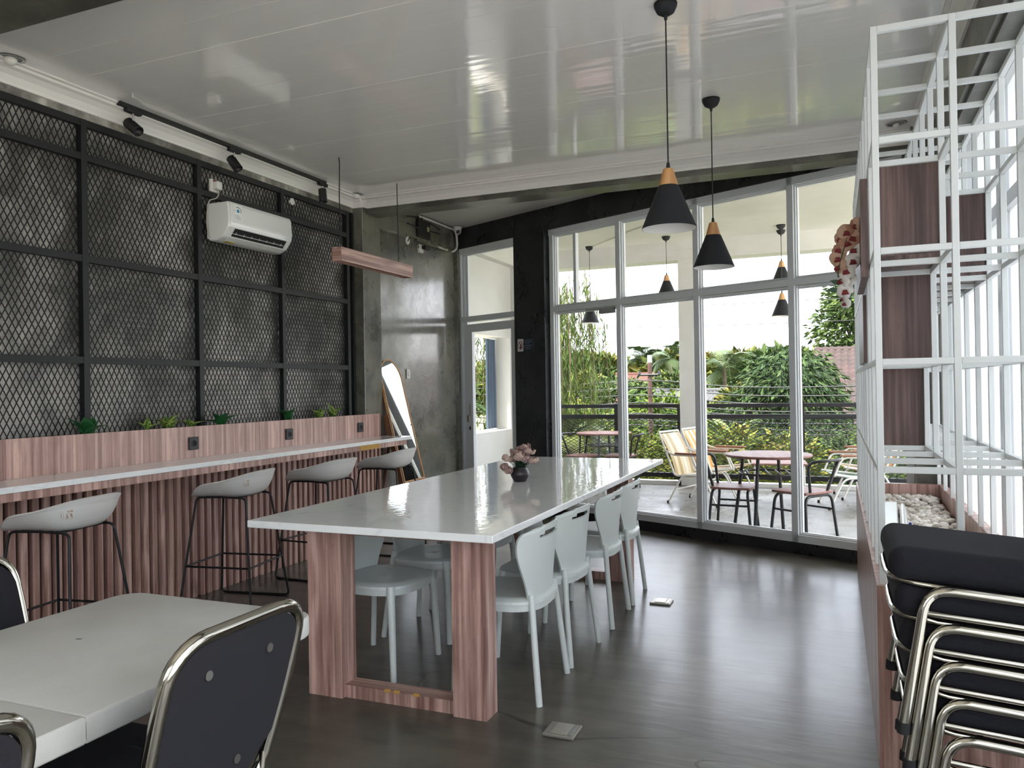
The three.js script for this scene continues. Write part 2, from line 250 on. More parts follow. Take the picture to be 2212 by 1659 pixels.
{
  const prof = [[0, -0.105], [0.014, -0.105], [0.018, -0.09], [0.034, -0.06], [0.06, -0.038], [0.082, -0.03], [0.086, -0.018], [0.104, -0.014], [0.104, 0], [0, 0]];
  const cove = (len) => { const g = new THREE.ExtrudeGeometry(new THREE.Shape(prof.map(([x, y]) => new THREE.Vector2(x, y))), { depth: len, bevelEnabled: false }); return g; };
  const L = cove(6.09 - 2.37); L.translate(-4.052, 3.105, -6.09);
  const P1 = cove(0.1); P1.rotateY(-Math.PI / 2); P1.translate(-3.95, 3.105, -6.09);
  const P2 = cove(0.06); P2.translate(-3.95, 3.105, -6.15);
  const F = cove(0.6 + 3.95); F.rotateY(-Math.PI / 2); F.translate(0.6, 3.105, -6.15);
  const R = cove(6.15 - 2.37); R.rotateY(Math.PI); R.translate(0.6, 3.105, -2.37);
  struct('trim_4', [L, P1, P2, F, R], S({ color: 0xdedcd8, roughness: 0.35 }), 'white moulded cornice round the plank ceiling', 'cornice');
}

// ---------- slanted glass front (its own group: x runs along the wall, z points into the room) ----------
function diagonal(name, label, category) { const g = struct(name, null, null, label, category); g.position.set(0.116, 0, -6.41); g.rotation.y = -24.495 * RAD; return g; }
const dpane = (s0, s1, y0, y1) => { const g = new THREE.PlaneGeometry(Math.abs(s0 - s1), y1 - y0); g.translate(-(s0 + s1) / 2, (y0 + y1) / 2, -0.014); return g; };
const rpane = (z0, z1, y0, y1) => { const g = new THREE.PlaneGeometry(Math.abs(z1 - z0), y1 - y0); g.rotateY(-Math.PI / 2); g.translate(XR + 0.015, (y0 + y1) / 2, (z0 + z1) / 2); return g; };
const sx = (s0, s1, y0, y1, d0, d1) => span(-s0, -s1, y0, y1, d0, d1);
{
  const b = diagonal('baseboard_far', 'low darkened cement kerb under the glass front', 'kerb');
  part(b, 'kerb', sx(3.1, -0.66, 0, 0.093, -0.06, 0.035), concreteBacklit);
  const w = diagonal('wall_far', 'cement lintel and posts of the glass front, backlit darkness put into the colour', 'wall');
  part(w, 'lintel', sx(4.75, -0.66, 2.965, 3.32, -0.12, 0.05), concreteBacklit);
  part(w, 'column', sx(3.57, 3.115, 0, 2.966, -0.1, 0.1), concreteBacklit);
  part(w, 'end_post', sx(4.75, 4.6, 0, 2.966, -0.12, 0.06), concreteBacklit);
  part(w, 'end_rib', sx(4.66, 4.615, 0, 2.966, 0.06, 0.085), concreteBacklit);
}
function bar(w, name, s0, s1, y0, y1, d = 0.035) { return part(w, name, sx(s0, s1, y0, y1, -0.045, d), alu); }
{
  const w = diagonal('window_1', 'tall white aluminium framed glass wall onto the terrace', 'window');
  const mull = [3.075, 2.2, 1.335, 0.46, -0.415], hw = 0.026;
  for (const s of mull) bar(w, 'mullion', s + hw, s - hw, 0.093, 2.965);
  bar(w, 'head_rail', 3.11, -0.64, 2.905, 2.965); bar(w, 'sill_rail', 3.11, -0.64, 0.093, 0.15);
  const sills = [];
  for (let i = 0; i < 4; i++) {
    const a = mull[i] - hw, b = mull[i + 1] + hw;
    bar(w, 'transom', a, b, 2.112, 2.165);
    const beads = [];
    for (const [y0, y1] of [[0.15, 2.105], [2.17, 2.905]]) {
      const t = 0.011;
      beads.push(sx(a, a - t, y0, y1, -0.03, 0.012), sx(b + t, b, y0, y1, -0.03, 0.012), sx(a, b, y0, y0 + t, -0.03, 0.012), sx(a, b, y1 - t, y1, -0.03, 0.012));
      const t2 = 0.018;
      beads.push(sx(a, a - t2, y0, y1, -0.035, -0.008), sx(b + t2, b, y0, y1, -0.035, -0.008), sx(a, b, y0, y0 + t2, -0.035, -0.008), sx(a, b, y1 - t2, y1, -0.035, -0.008));
      part(w, 'pane', dpane(a, b, y0, y1), glass);
    }
    part(w, 'glazing_bead', beads, alu);
  }
  bar(w, 'mullion', 2.80, 2.765, 2.17, 2.905, 0.0);
  part(w, 'door_closer', [sx(2.43, 2.26, 2.045, 2.1, 0.0, 0.05), sx(2.6, 2.33, 2.085, 2.1, 0.035, 0.048)], S({ color: 0x8f9192, roughness: 0.4 }));
  bar(w, 'sill_rail', -0.4, -0.64, 2.105, 2.17);
  part(w, 'pane', dpane(-0.45, -0.64, 0.15, 2.905), glass);
}
{
  const d = diagonal('door_1', 'white framed glass door with a fixed pane above, beside the dark column', 'door');
  bar(d, 'jamb', 4.6, 4.535, 0, 2.965); bar(d, 'jamb', 3.6, 3.54, 0, 2.965);
  bar(d, 'head', 4.535, 3.6, 2.9, 2.965); bar(d, 'transom', 4.535, 3.6, 2.11, 2.17, 0.04);
  part(d, 'top_pane', dpane(4.535, 3.6, 2.17, 2.9), glass);
  part(d, 'glazing_bead', [sx(4.535, 4.5, 2.17, 2.9, -0.03, 0.012), sx(4.5, 4.46, 2.17, 2.9, -0.036, -0.006), sx(4.535, 3.6, 2.88, 2.9, -0.03, 0.012)], alu);
  const leaf = part(d, 'leaf_frame', [sx(4.47, 4.38, 0.01, 2.08, -0.03, 0.012), sx(3.72, 3.63, 0.01, 2.08, -0.03, 0.012), sx(4.38, 3.72, 1.99, 2.08, -0.03, 0.012), sx(4.38, 3.72, 0.01, 0.14, -0.03, 0.012)], alu);
  part(d, 'jamb', sx(4.535, 4.475, 0, 2.11, -0.04, 0.0), alu);
  part(d, 'pane', dpane(4.38, 3.72, 0.14, 1.99), glass);
  part(leaf, 'handle_recess', sx(4.445, 4.425, 1.02, 1.16, 0.012, 0.016), steel); part(leaf, 'lock', sx(4.478, 4.462, 0.95, 1.03, 0.008, 0.02), S({ color: 0x8a6a4a, roughness: 0.5 })); part(leaf, 'keyhole', sx(4.445, 4.425, 0.86, 0.9, 0.012, 0.018), black);
}
// side windows with frosted film
{
  const w = struct('window_2', null, null, 'row of white framed side windows with frosted film behind the shelf', 'window');
  part(w, 'sill', span(XR - 0.02, XR + 0.1, 0, 0.12, ZB, -6.02), white);
  const zs = []; for (let z = -6.0; z < ZB; z += 0.92) zs.push(z); zs.push(ZB - 0.03);
  for (const z of zs) part(w, 'mullion', span(XR - 0.025, XR + 0.06, 0.12, 2.735, z - 0.035, z + 0.035), alu);
  for (let i = 0; i < zs.length - 1; i++) {
    const a = zs[i] + 0.035, b = zs[i + 1] - 0.035;
    part(w, 'transom', span(XR - 0.015, XR + 0.05, 2.105, 2.17, a, b), alu); part(w, 'head', span(XR - 0.015, XR + 0.05, 2.67, 2.735, a, b), alu); part(w, 'rail', span(XR - 0.015, XR + 0.05, 0.12, 0.18, a, b), alu);
    const gap = i === 1 ? 0.1 : 0.0;
    part(w, 'pane', rpane(a + gap, b, 0.18, 2.105), a > -1.6 ? glass : film); if (gap) part(w, 'pane', rpane(a, a + gap, 0.18, 2.105), glass);
    part(w, 'pane', rpane(a, b, 2.17, 2.67), a > -1.6 ? glass : film);
  }
}

// ---------- terrace ----------
struct('floor_terrace', slab([[XL - 0.1, diagZ(XL - 0.1) - 0.02], [0.8, diagZ(0.8) - 0.02], [2.8, diagZ(0.8) - 0.02], [2.8, -10.72], [XL - 0.1, -10.72]], 0, 0.2), terraceMat, 'pale polished cement terrace floor', 'floor');
struct('trim_5', [span(XL, 2.8, 0, 0.05, -10.6, -10.74, 'x')], whiteWall, 'white kerb along the terrace edge', 'kerb');
struct('ceiling_terrace', slab([[XL, diagZ(XL) - 0.12], [0.9, diagZ(0.9) - 0.12], [3, diagZ(0.9) - 0.12], [3, -10.5], [XL, -10.5]], 3.3, 0.05), whiteWall, 'white ceiling over the terrace', 'ceiling');
struct('trim_6', span(XL - 0.2, 3, 3.0, 3.3, -10.5, -10.8, 'x'), whiteWall, 'white beam along the open edge of the terrace', 'beam');
struct('wall_terrace', [span(XL - 0.3, XL, 0, 0.778, diagZ(XL), -10.1), span(XL - 0.3, XL, 2.015, 3.3, diagZ(XL), -10.1), span(XL - 0.3, XL, 0.778, 2.015, diagZ(XL), -8.66), span(XL - 0.3, XL, 0.778, 2.015, -9.9, -10.1), span(XL - 0.3, -3.72, 0, 3.3, -9.95, -10.2), span(XL, -3.98, 2.98, 3.3, -8.4, -9.95)], whiteWall, 'white terrace side wall with a square opening', 'wall');
struct('wall_terrace_column', rspan(-1.925, -1.705, 0, 3.05, -10.52, -10.78, 0.008), whiteWall, 'white square column at the terrace edge', 'pillar');
{
  const c = thing('curtain', 'grey blue curtain hanging in the terrace wall opening', 'curtain', [0, 0, 0]);
  part(c, 'cloth', sheet((u, v) => V(-4.33 + 0.018 * Math.sin(u * 22), lerp(0.79, 2.0, v), lerp(-9.6, -9.89, u) + (1 - v) * 0.03 * (0.5 - u)), 40, 10, 0.004), S({ color: 0x5a6a7c, roughness: 0.9 }));
}
{
  const r = thing('terrace_railing', 'black steel railing with diamond mesh along the terrace edge', 'railing', [0, 0, -10.62]);
  const x0 = -3.7, x1 = 2.8, bars = (y0, y1, a, b) => span(a, b, y0, y1, -0.02, 0.02, 'x');
  for (const [a, b] of [[x0, -1.93], [-1.7, x1]]) {
    part(r, 'top_rail', bars(1.035, 1.085, a, b), blackMetal); part(r, 'middle_rail', bars(0.885, 0.945, a, b), blackMetal); part(r, 'bottom_rail', bars(0.1, 0.16, a, b), blackMetal);
  }
  for (const x of [-3.68, -2.82, -1.95, -1.68, -0.4, 0.9, 2.2]) part(r, 'post', span(x - 0.025, x + 0.025, 0, 1.085, -0.025, 0.025), blackMetal);
  for (const [a, b] of [[x0, -2.84], [-2.8, -1.95], [-1.66, -0.42], [-0.38, 0.88], [0.92, 2.2]]) part(r, 'mesh_panel', diamondMesh(b - a, 0.725, 0.085, 0.046, 0.007, 0.004, true).translate((a + b) / 2, 0.5225, 0), S({ color: 0x3a3f36, roughness: 0.6 }));
}
// flat strips that cross to form expanded-metal diamonds (w, h of the sheet; dw, dh of one diamond)
function diamondMesh(w, h, dw, dh, strand, thick) {
  const nx = Math.max(1, Math.round(w / dw)), ny = Math.max(1, Math.round(h / dh)), a = w / nx, b = h / ny, pos = [], idx = [], uv = [];
  const ang = Math.atan2(b, a), ox = Math.sin(ang) * strand / 2, oy = Math.cos(ang) * strand / 2;
  const strip = (x0, y0, x1, y1, s, zf) => {
    const o = pos.length / 3, dx = s > 0 ? -ox : ox, dy = oy;
    for (const z of [zf + thick / 2, zf - thick / 2]) pos.push(x0 + dx, y0 + dy, z, x1 + dx, y1 + dy, z, x1 - dx, y1 - dy, z, x0 - dx, y0 - dy, z);
    idx.push(o, o + 2, o + 1, o, o + 3, o + 2, o + 4, o + 5, o + 6, o + 4, o + 6, o + 7, o, o + 1, o + 5, o, o + 5, o + 4, o + 3, o + 6, o + 2, o + 3, o + 7, o + 6);
  };
  for (let j = 0; j < ny; j++) for (let i = 0; i < nx; i++) {
    const x = -w / 2 + i * a, y = -h / 2 + j * b, m = x + a / 2, n = y + b / 2, t = thick * 0.4;
    strip(x, n, m, y + b, 1, t); strip(m, y + b, x + a, n, -1, -t); strip(x, n, m, y, -1, -t); strip(m, y, x + a, n, 1, t);
  }
  for (let k = 0; k < pos.length / 3; k++) uv.push(pos[k * 3], pos[k * 3 + 1]);
  const g = new THREE.BufferGeometry(); g.setAttribute('position', new THREE.Float32BufferAttribute(pos, 3)); g.setAttribute('uv', new THREE.Float32BufferAttribute(uv, 2)); g.setIndex(idx);
  const q = g.toNonIndexed(); q.computeVertexNormals(); return q;
}

// ---------- black mesh screen on the left wall ----------
{
  const g = thing('mesh_screen', 'black steel grid screen with diamond mesh panels over the cement wall', 'wall screen', [-4.06, 0, 0]);
  const posts = [-2.4, -3.3, -4.2, -5.085, -5.985], rails = [2.935, 2.735, 2.14, 1.546, 1.0], t = 0.04;
  for (const z of posts) part(g, 'post', span(-0.02, 0.02, 1.0, 2.955, z - t / 2, z + t / 2), frameBlack);
  part(g, 'post', span(-0.02, 0.02, 1.0, 2.955, -6.05, -6.075), frameBlack);
  for (const y of rails) for (let i = 0; i < 4; i++) part(g, 'rail', span(-0.018, 0.018, y - t / 2, y + t / 2, posts[i] - t / 2, posts[i + 1] + t / 2), frameBlack);
  for (let i = 0; i < 4; i++) for (let k = 0; k < 4; k++) {
    const z0 = posts[i] - t / 2, z1 = posts[i + 1] + t / 2, y1 = rails[k] - t / 2, y0 = rails[k + 1] + t / 2;
    const m = diamondMesh(z0 - z1, y1 - y0, 0.037, 0.072, 0.0046, 0.004); m.rotateY(Math.PI / 2); m.translate(-0.006, (y0 + y1) / 2, (z0 + z1) / 2); part(g, 'mesh_panel', m, meshSteel);
  }
}
// ---------- slatted bar ----------
{
  const g = thing('slatted_bar', 'wood laminate bar front with vertical slats under the white counter', 'bar', [0, 0, 0]);
  part(g, 'backing', span(-3.951, -3.945, 0, 0.885, -2.0, -6.29), S({ color: 0x4a332c, roughness: 0.8 }));
  const slat = [0, 1, 2, 3, 4, 5].map((k) => metreUV(new RoundedBoxGeometry(0.03, 0.845, 0.037, 1, 0.002), 'y', k * 0.43, k * 0.29)), mats = [wood, woodB];
  for (let k = 0; k < 66; k++) { const m = part(g, 'slat', slat[(k * 5) % 6], mats[(k * 7 >> 1) % 2]); m.position.set(-3.93, 0.4225, -2.03 - k * 0.0652); }
  part(g, 'apron', span(-3.62, -3.602, 0.845, 0.887, -2.0, -6.22, 'y'), woodB);
  for (const z of [-2.4, -3.6, -4.8, -6.0]) part(g, 'bracket', span(-3.918, -3.62, 0.855, 0.885, z - 0.02, z + 0.02, 'x'), woodDark);
  part(g, 'chipped_edge', [span(-3.6025, -3.5985, 0.848, 0.886, -5.46, -5.76, 'z')], rawBoard, 'patch where the laminate broke off to bare yellow board');
}
single('bar_counter', 'long white quartz counter top along the slatted bar', 'counter', rspan(-3.944, -3.59, 0.887, 0.917, -2.0, -6.29, 0.003, 'z', 2), quartz);
{
  const g = thing('planter_ledge', 'wood laminate planter ledge between the counter and the mesh screen', 'planter', [0, 0, 0]);
  part(g, 'front_panel', span(-3.94, -3.92, 0.9175, 1.123, -2.0, -6.292), wood);
  part(g, 'bottom', span(-4.035, -3.94, 0.99, 1.005, -2.0, -6.085, 'z'), woodDark); part(g, 'end_panel', span(-3.945, -3.94, 0.99, 1.118, -2.0, -6.28), woodDark);
  part(g, 'soil', span(-4.03, -3.946, 1.005, 1.06, -2.0, -6.08, 'z'), S({ color: 0x2a211b, roughness: 1 }));
}
// sockets on the ledge front
for (const [z, where] of [[-3.985, 'farthest from the cement pillar'], [-4.965, 'middle one of the three'], [-5.95, 'closest to the cement pillar']]) {
  const g = thing('wall_socket', 'black square power socket on the wooden ledge, ' + where, 'socket', [-3.92, 1.012, z]);
  part(g, 'plate', rspan(0, 0.012, -0.042, 0.042, -0.042, 0.042, 0.004), black);
  const ring = new THREE.TorusGeometry(0.021, 0.003, 6, 20); ring.rotateY(Math.PI / 2); ring.translate(0.0125, 0, 0); part(g, 'ring', ring, S({ color: 0x2c2d30, roughness: 0.4 }));
  const well = cyl(0.019, 0.019, 0.004, 0, 0, 0, 18); well.rotateZ(Math.PI / 2); well.translate(0.0115, 0, 0); part(g, 'well', well, darkHole);
}
// leafy artificial plants in the ledge
function leafGeo(len, wid, bend = 0.25) { return sheet((u, v) => { const w = wid * Math.sin(Math.PI * Math.pow(v, 0.75)) * (u - 0.5); return V(w, v * len * (1 - 0.1 * bend), -bend * len * v * v * 0.8 + Math.abs(u - 0.5) * wid * 0.35 * Math.sin(Math.PI * v)); }, 4, 8, 0.0012); }
const variegated = S({ map: tex(128, 128, (u, v) => { const t = smooth(0.42, 0.6, fbm(u, v, 10, 10, 3, 777)); return mixc(rgb(46, 92, 34), rgb(168, 186, 92), t); }), roughness: 0.5 });
const ledgePlants = [[-3.235, 0, 'broad dark green artificial leaves by the mesh post left of the first socket', leafGreen, 7, 0.115], [-3.66, 1, 'low speckled yellow green leaves lying on the ledge rim', variegated, 4, 0.08], [-3.83, 2, 'speckled yellow green leaf cluster standing on the ledge', variegated, 6, 0.1], [-4.02, 3, 'flat speckled leaf tuft before the mesh panel', variegated, 4, 0.085], [-4.29, 4, 'dark green leaf pair just past the first socket', leafGreen, 5, 0.11], [-5.02, 5, 'dark green leaf spray above the middle socket', leafGreen, 6, 0.11], [-5.42, 6, 'thin light green sprig on the ledge', variegated, 4, 0.1], [-5.62, 7, 'pointed yellow green leaves near the cement pillar', variegated, 5, 0.115]];
for (const [z, k, label, mat, n, len] of ledgePlants) {
  const g = thing('artificial_plant', label, 'plant', [-3.972, 1.075, z]), r = rng(900 + k);
  part(g, 'stem', sweep([V(0, 0, 0), V(0.005, 0.03, 0), V(0.01, 0.05, 0.005)], 0.004, 6), leafGreen);
  for (let i = 0; i < n; i++) { const m = part(g, 'leaf', leafGeo(len * (0.95 + r() * 0.4), len * 0.75, 0.3 + r() * 0.6), mat); m.position.set(0.005, 0.03, 0); m.rotation.set(0, i / n * 6.28 + r(), 0); m.rotateX(-0.15 - r() * 0.55); if (k % 2) m.scale.x = 0.75; }
}
// ---------- air conditioner ----------
{
  const g = thing('air_conditioner', 'white wall air conditioner with an energy label on the mesh screen', 'air conditioner', [-4.04, 2.40, -4.598]);
  const prof = [[0, 0.02], [0, 0.262], [0.175, 0.262], [0.188, 0.256], [0.197, 0.235], [0.204, 0.14], [0.198, 0.09], [0.15, 0.028], [0.09, 0.0], [0.03, 0.0]];
  const ext = (pts, len, bev) => { const e = new THREE.ExtrudeGeometry(new THREE.Shape(pts.map(([x, y]) => new THREE.Vector2(x, y))), { depth: len - bev * 2, bevelEnabled: true, bevelSize: bev, bevelThickness: bev, bevelSegments: 3, bevelOffset: -bev }); e.translate(0, 0, -len / 2 + bev); return toCreasedNormals(e, 0.5); };
  part(g, 'body', ext(prof, 0.68, 0.012), acWhite);
  part(g, 'front_cover', ext([[0.17, 0.266], [0.19, 0.262], [0.203, 0.24], [0.211, 0.14], [0.206, 0.098], [0.195, 0.098], [0.19, 0.2]], 0.66, 0.006), acWhite);
  const slot = B(0.066, 0.004, 0.54); slot.rotateZ(-0.93 + Math.PI); slot.rotateZ(0); part(g, 'outlet', place(B(0.062, 0.006, 0.55), 0.1735, 0.058, -0.005, 0, 0, 0.92), darkHole);
  part(g, 'flap', place(RB(0.05, 0.005, 0.6, 0.002), 0.146, 0.012, 0.0, 0, 0, 0.42), acWhite);
  const lou = []; for (let k = 0; k < 7; k++) lou.push(place(B(0.02, 0.008, 0.004), 0.17, 0.054, -0.24 + k * 0.08, 0, 0, 0.92)); lou.push(place(B(0.004, 0.008, 0.54), 0.168, 0.051, 0, 0, 0, 0.92)); part(g, 'louver', lou, acWhite);
  const cv = document.createElement('canvas'); cv.width = 128; cv.height = 192; const c = cv.getContext('2d'); c.fillStyle = '#e6e9e6'; c.fillRect(0, 0, 128, 192); c.fillStyle = '#2d7fa6'; c.beginPath(); c.arc(64, 72, 20, 0, 7); c.fill(); c.strokeStyle = '#7d8a80'; c.lineWidth = 12; c.beginPath(); c.arc(64, 72, 44, -2.2, 0.4); c.stroke(); c.fillStyle = '#8d9494'; for (const [x, y, w] of [[6, 68, 30], [10, 128, 70], [24, 142, 84], [18, 156, 60], [40, 168, 76]]) c.fillRect(x, y, w, 5);
  const st = new THREE.CanvasTexture(cv); st.colorSpace = THREE.SRGBColorSpace; const sm = S({ map: st, roughness: 0.4 });
  const sg = new THREE.PlaneGeometry(0.085, 0.115); sg.rotateY(Math.PI / 2); part(g, 'energy_label', place(sg, 0.2085, 0.19, 0.255, 0, 0, 0.073), sm, 'energy rating sticker with a blue disc');
  part(g, 'warning_tag', span(0.085, 0.125, -0.004, 0.0, 0.2, 0.27, 'x', false), S({ color: 0xb9a53a, roughness: 0.5 }));
  part(g, 'power_cord', sweep(new THREE.CatmullRomCurve3([V(0.035, 0.37, 0.27), V(0.04, 0.335, 0.262), V(0.038, 0.305, 0.285), V(0.03, 0.28, 0.335), V(0.022, 0.2, 0.352), V(0.02, 0.1, 0.352), V(0.03, 0.03, 0.345), V(0.03, 0.012, 0.32)]).getPoints(40), 0.0045, 8), S({ color: 0xb5b1a4, roughness: 0.5 }));
}
{
  const g = thing('plug_socket', 'white wall socket with a plug above the air conditioner', 'socket', [-4.045, 2.8, -4.33]);
  part(g, 'plate', rspan(0, 0.022, -0.045, 0.045, -0.04, 0.04, 0.006), plastic); part(g, 'plug', rspan(0.02, 0.065, -0.032, 0.028, -0.03, 0.022, 0.01), plastic); part(g, 'switch', rspan(0.02, 0.032, 0.026, 0.038, -0.012, 0.018, 0.002), S({ color: 0x6a2420, roughness: 0.5 }));
}
{ const d = cyl(0.028, 0.03, 0.016, 0, 0, 0, 18); d.rotateZ(-Math.PI / 2); d.translate(-4.07, 2.885, -5.235); single('junction_cap', 'small white round cap behind the upper mesh near the air conditioner', 'cap', d, plastic); }

// ---------- track light and downlights ----------
{
  const g = thing('track_light', 'black ceiling track with three cylindrical spotlights above the bar', 'track light', [-3.945, 3.1, 0]);
  part(g, 'track', rspan(-0.017, 0.017, -0.022, 0, -3.46, -5.52, 0.002), black);
  for (const [z, tilt, yaw] of [[-3.565, 1.0, 0.55], [-4.44, 0.75, 0.5], [-5.485, 0.12, 0.2]]) {
    const a = part(g, 'adapter', rspan(-0.016, 0.016, -0.045, -0.02, z - 0.055, z + 0.055, 0.003), black);
    part(a, 'stem', cyl(0.006, 0.006, 0.05, 0, -0.068, z, 8), steel);
    const h = lathe([[0, 0.058], [0.028, 0.058], [0.033, 0.053], [0.033, -0.05], [0.034, -0.055], [0.027, -0.055], [0.024, -0.03], [0, -0.03]], 20); h.rotateZ(-tilt * 0.9); h.rotateY(yaw + 2.6); h.translate(0, -0.125, z); part(a, 'lamp_head', h, black);
  }
}
for (const [x, z, label] of [[-3.94, -2.79, 'round recessed downlight with a frosted globe beside the cornice over the bar'], [-3.955, -6.0, 'round recessed downlight in the ceiling corner by the cement pillar'], [0.405, -5.94, 'round chrome recessed downlight above the white shelf']]) {
  const g = thing('downlight', label, 'downlight', [x, 3.1, z]);
  part(g, 'ring', lathe([[0.05, 0.03], [0.052, 0.0], [0.056, -0.005], [0.068, -0.004], [0.07, 0.0]], 28), steel);
  part(g, 'reflector', lathe([[0.0, -0.0005], [0.05, -0.001], [0.051, -0.003]], 28), S({ color: 0x77787a, roughness: 0.3, metalness: 0.6 }));
  const b = new THREE.SphereGeometry(x < 0 ? 0.032 : 0.02, 16, 10); b.scale(1, 0.8, 1); b.translate(0, -0.012, 0); part(g, 'bulb', b, S({ color: 0xe0ded8, roughness: 0.5 }));
}
// ---------- hanging wooden lamp beam ----------
{
  const g = thing('beam_lamp', 'hollow wooden box lamp hanging on two black cords above the bar', 'pendant lamp', [-3.445, 0, 0]);
  part(g, 'front_board', span(0.037, 0.045, 2.315, 2.42, -4.95, -6.02, 'z'), woodB); part(g, 'back_board', span(-0.045, -0.037, 2.315, 2.42, -4.95, -6.02, 'z'), woodB);
  part(g, 'top_board', span(-0.037, 0.037, 2.41, 2.42, -4.95, -6.02, 'z'), woodB); part(g, 'end_board', [span(-0.037, 0.037, 2.315, 2.41, -4.95, -4.958, 'x'), span(-0.037, 0.037, 2.315, 2.41, -6.012, -6.02, 'x')], woodB);
  part(g, 'diffuser', span(-0.037, 0.037, 2.34, 2.345, -4.96, -6.01, 'z'), S({ color: 0x6b5a54, roughness: 0.6 }));
  const cord = (z, w) => sweep([V(0.01, 3.1, z), V(0.012 + w, 3.05, z + 0.002), V(0.012 - w, 2.8, z), V(0.014, 2.6, z - 0.003), V(0.014, 2.42, z - 0.004)], 0.0045, 6);
  part(g, 'cord', cord(-4.985, 0.004), black); part(g, 'cord', cord(-5.83, 0), black);
}
// ---------- alcove: router, conduit, camera, sockets ----------
{
  const g = thing('wifi_router', 'black router with bar antennas high on the alcove wall', 'router', [-4.06, 3.05, -7.4]);
  part(g, 'case', rspan(0, 0.035, -0.1, 0.09, -0.13, 0.13, 0.006), black); part(g, 'label', span(0.0352, 0.036, -0.02, 0.03, -0.1, -0.05, 'y', false), S({ color: 0x8d8468, roughness: 0.7 }));
  for (const [y, z, s] of [[0.07, -0.13, -1], [0.0, -0.13, -1], [0.08, 0.13, 1], [-0.01, 0.13, 1]]) part(g, 'antenna', place(RB(0.012, 0.016, 0.24, 0.004), 0.03, y, z + s * 0.11, 0, s * 0.12 * (y > 0.05 ? 1 : -0.2), 0), black);
  part(g, 'cable', sweep(new THREE.CatmullRomCurve3([V(0.02, 0.09, 0.03), V(0.03, 0.125, 0.06), V(0.02, 0.12, 0.1), V(0.01, 0.09, 0.1)]).getPoints(14), 0.005, 6), black);
}
{ const g = thing('cable_conduit', 'white plastic conduit along the alcove ceiling bending down the wall', 'conduit', [0, 0, 0]); part(g, 'pipe', pipe([V(-4.04, 3.17, -7.3), V(-4.04, 3.17, -8.18), V(-4.035, 2.97, -8.2), V(-4.04, 2.91, -8.08)], 0.013, 0.08, 8, 7), plastic); part(g, 'exposed_mortar', span(-4.066, -4.06, 2.905, 2.93, -7.3, -8.0, 'z'), S({ map: tex(128, 32, (u, v) => { const t = smooth(0.45, 0.6, fbm(u, v, 20, 4, 3, 33)); return mixc(rgb(88, 86, 76), rgb(200, 198, 186), t); }), roughness: 0.9 })); }
{ const g = thing('dome_camera', 'white dome security camera in the alcove ceiling corner', 'camera', [-3.98, 3.19, -8.1]); part(g, 'base', lathe([[0.05, 0], [0.05, -0.02], [0.045, -0.03]], 20), plastic); const b = new THREE.SphereGeometry(0.042, 18, 12); b.translate(0, -0.045, 0); part(g, 'dome', b, plastic); const l = cyl(0.024, 0.02, 0.014, 0, 0, 0, 16); l.rotateX(Math.PI / 2); part(g, 'lens', place(l, 0.018, -0.06, 0.03, 0.55, 0.35), black); }
{ const g = thing('adapter_socket', 'white socket with a black adapter under the router', 'socket', [-4.058, 2.845, -7.4]); part(g, 'plate', rspan(-0.04, -0.01, -0.05, 0.04, -0.045, 0.045, 0.006), plastic); part(g, 'adapter', rspan(-0.01, 0.04, -0.01, 0.03, -0.11, 0.0, 0.008), black); }
{ const g = thing('ceiling_rose', 'white oval cable outlet beside the adapter socket', 'cable outlet', [-4.09, 2.887, -7.14]); const d = cyl(0.035, 0.035, 0.012, 0, 0, 0, 18); d.rotateZ(Math.PI / 2); d.scale(1, 1.2, 1); part(g, 'plate', d, plastic); part(g, 'cable', sweep(new THREE.CatmullRomCurve3([V(0.01, -0.01, 0.01), V(0.02, 0.04, -0.02), V(0.02, 0.06, -0.1), V(0.02, 0.03, -0.17), V(0.02, -0.05, -0.2)]).getPoints(16), 0.005, 6), black); }
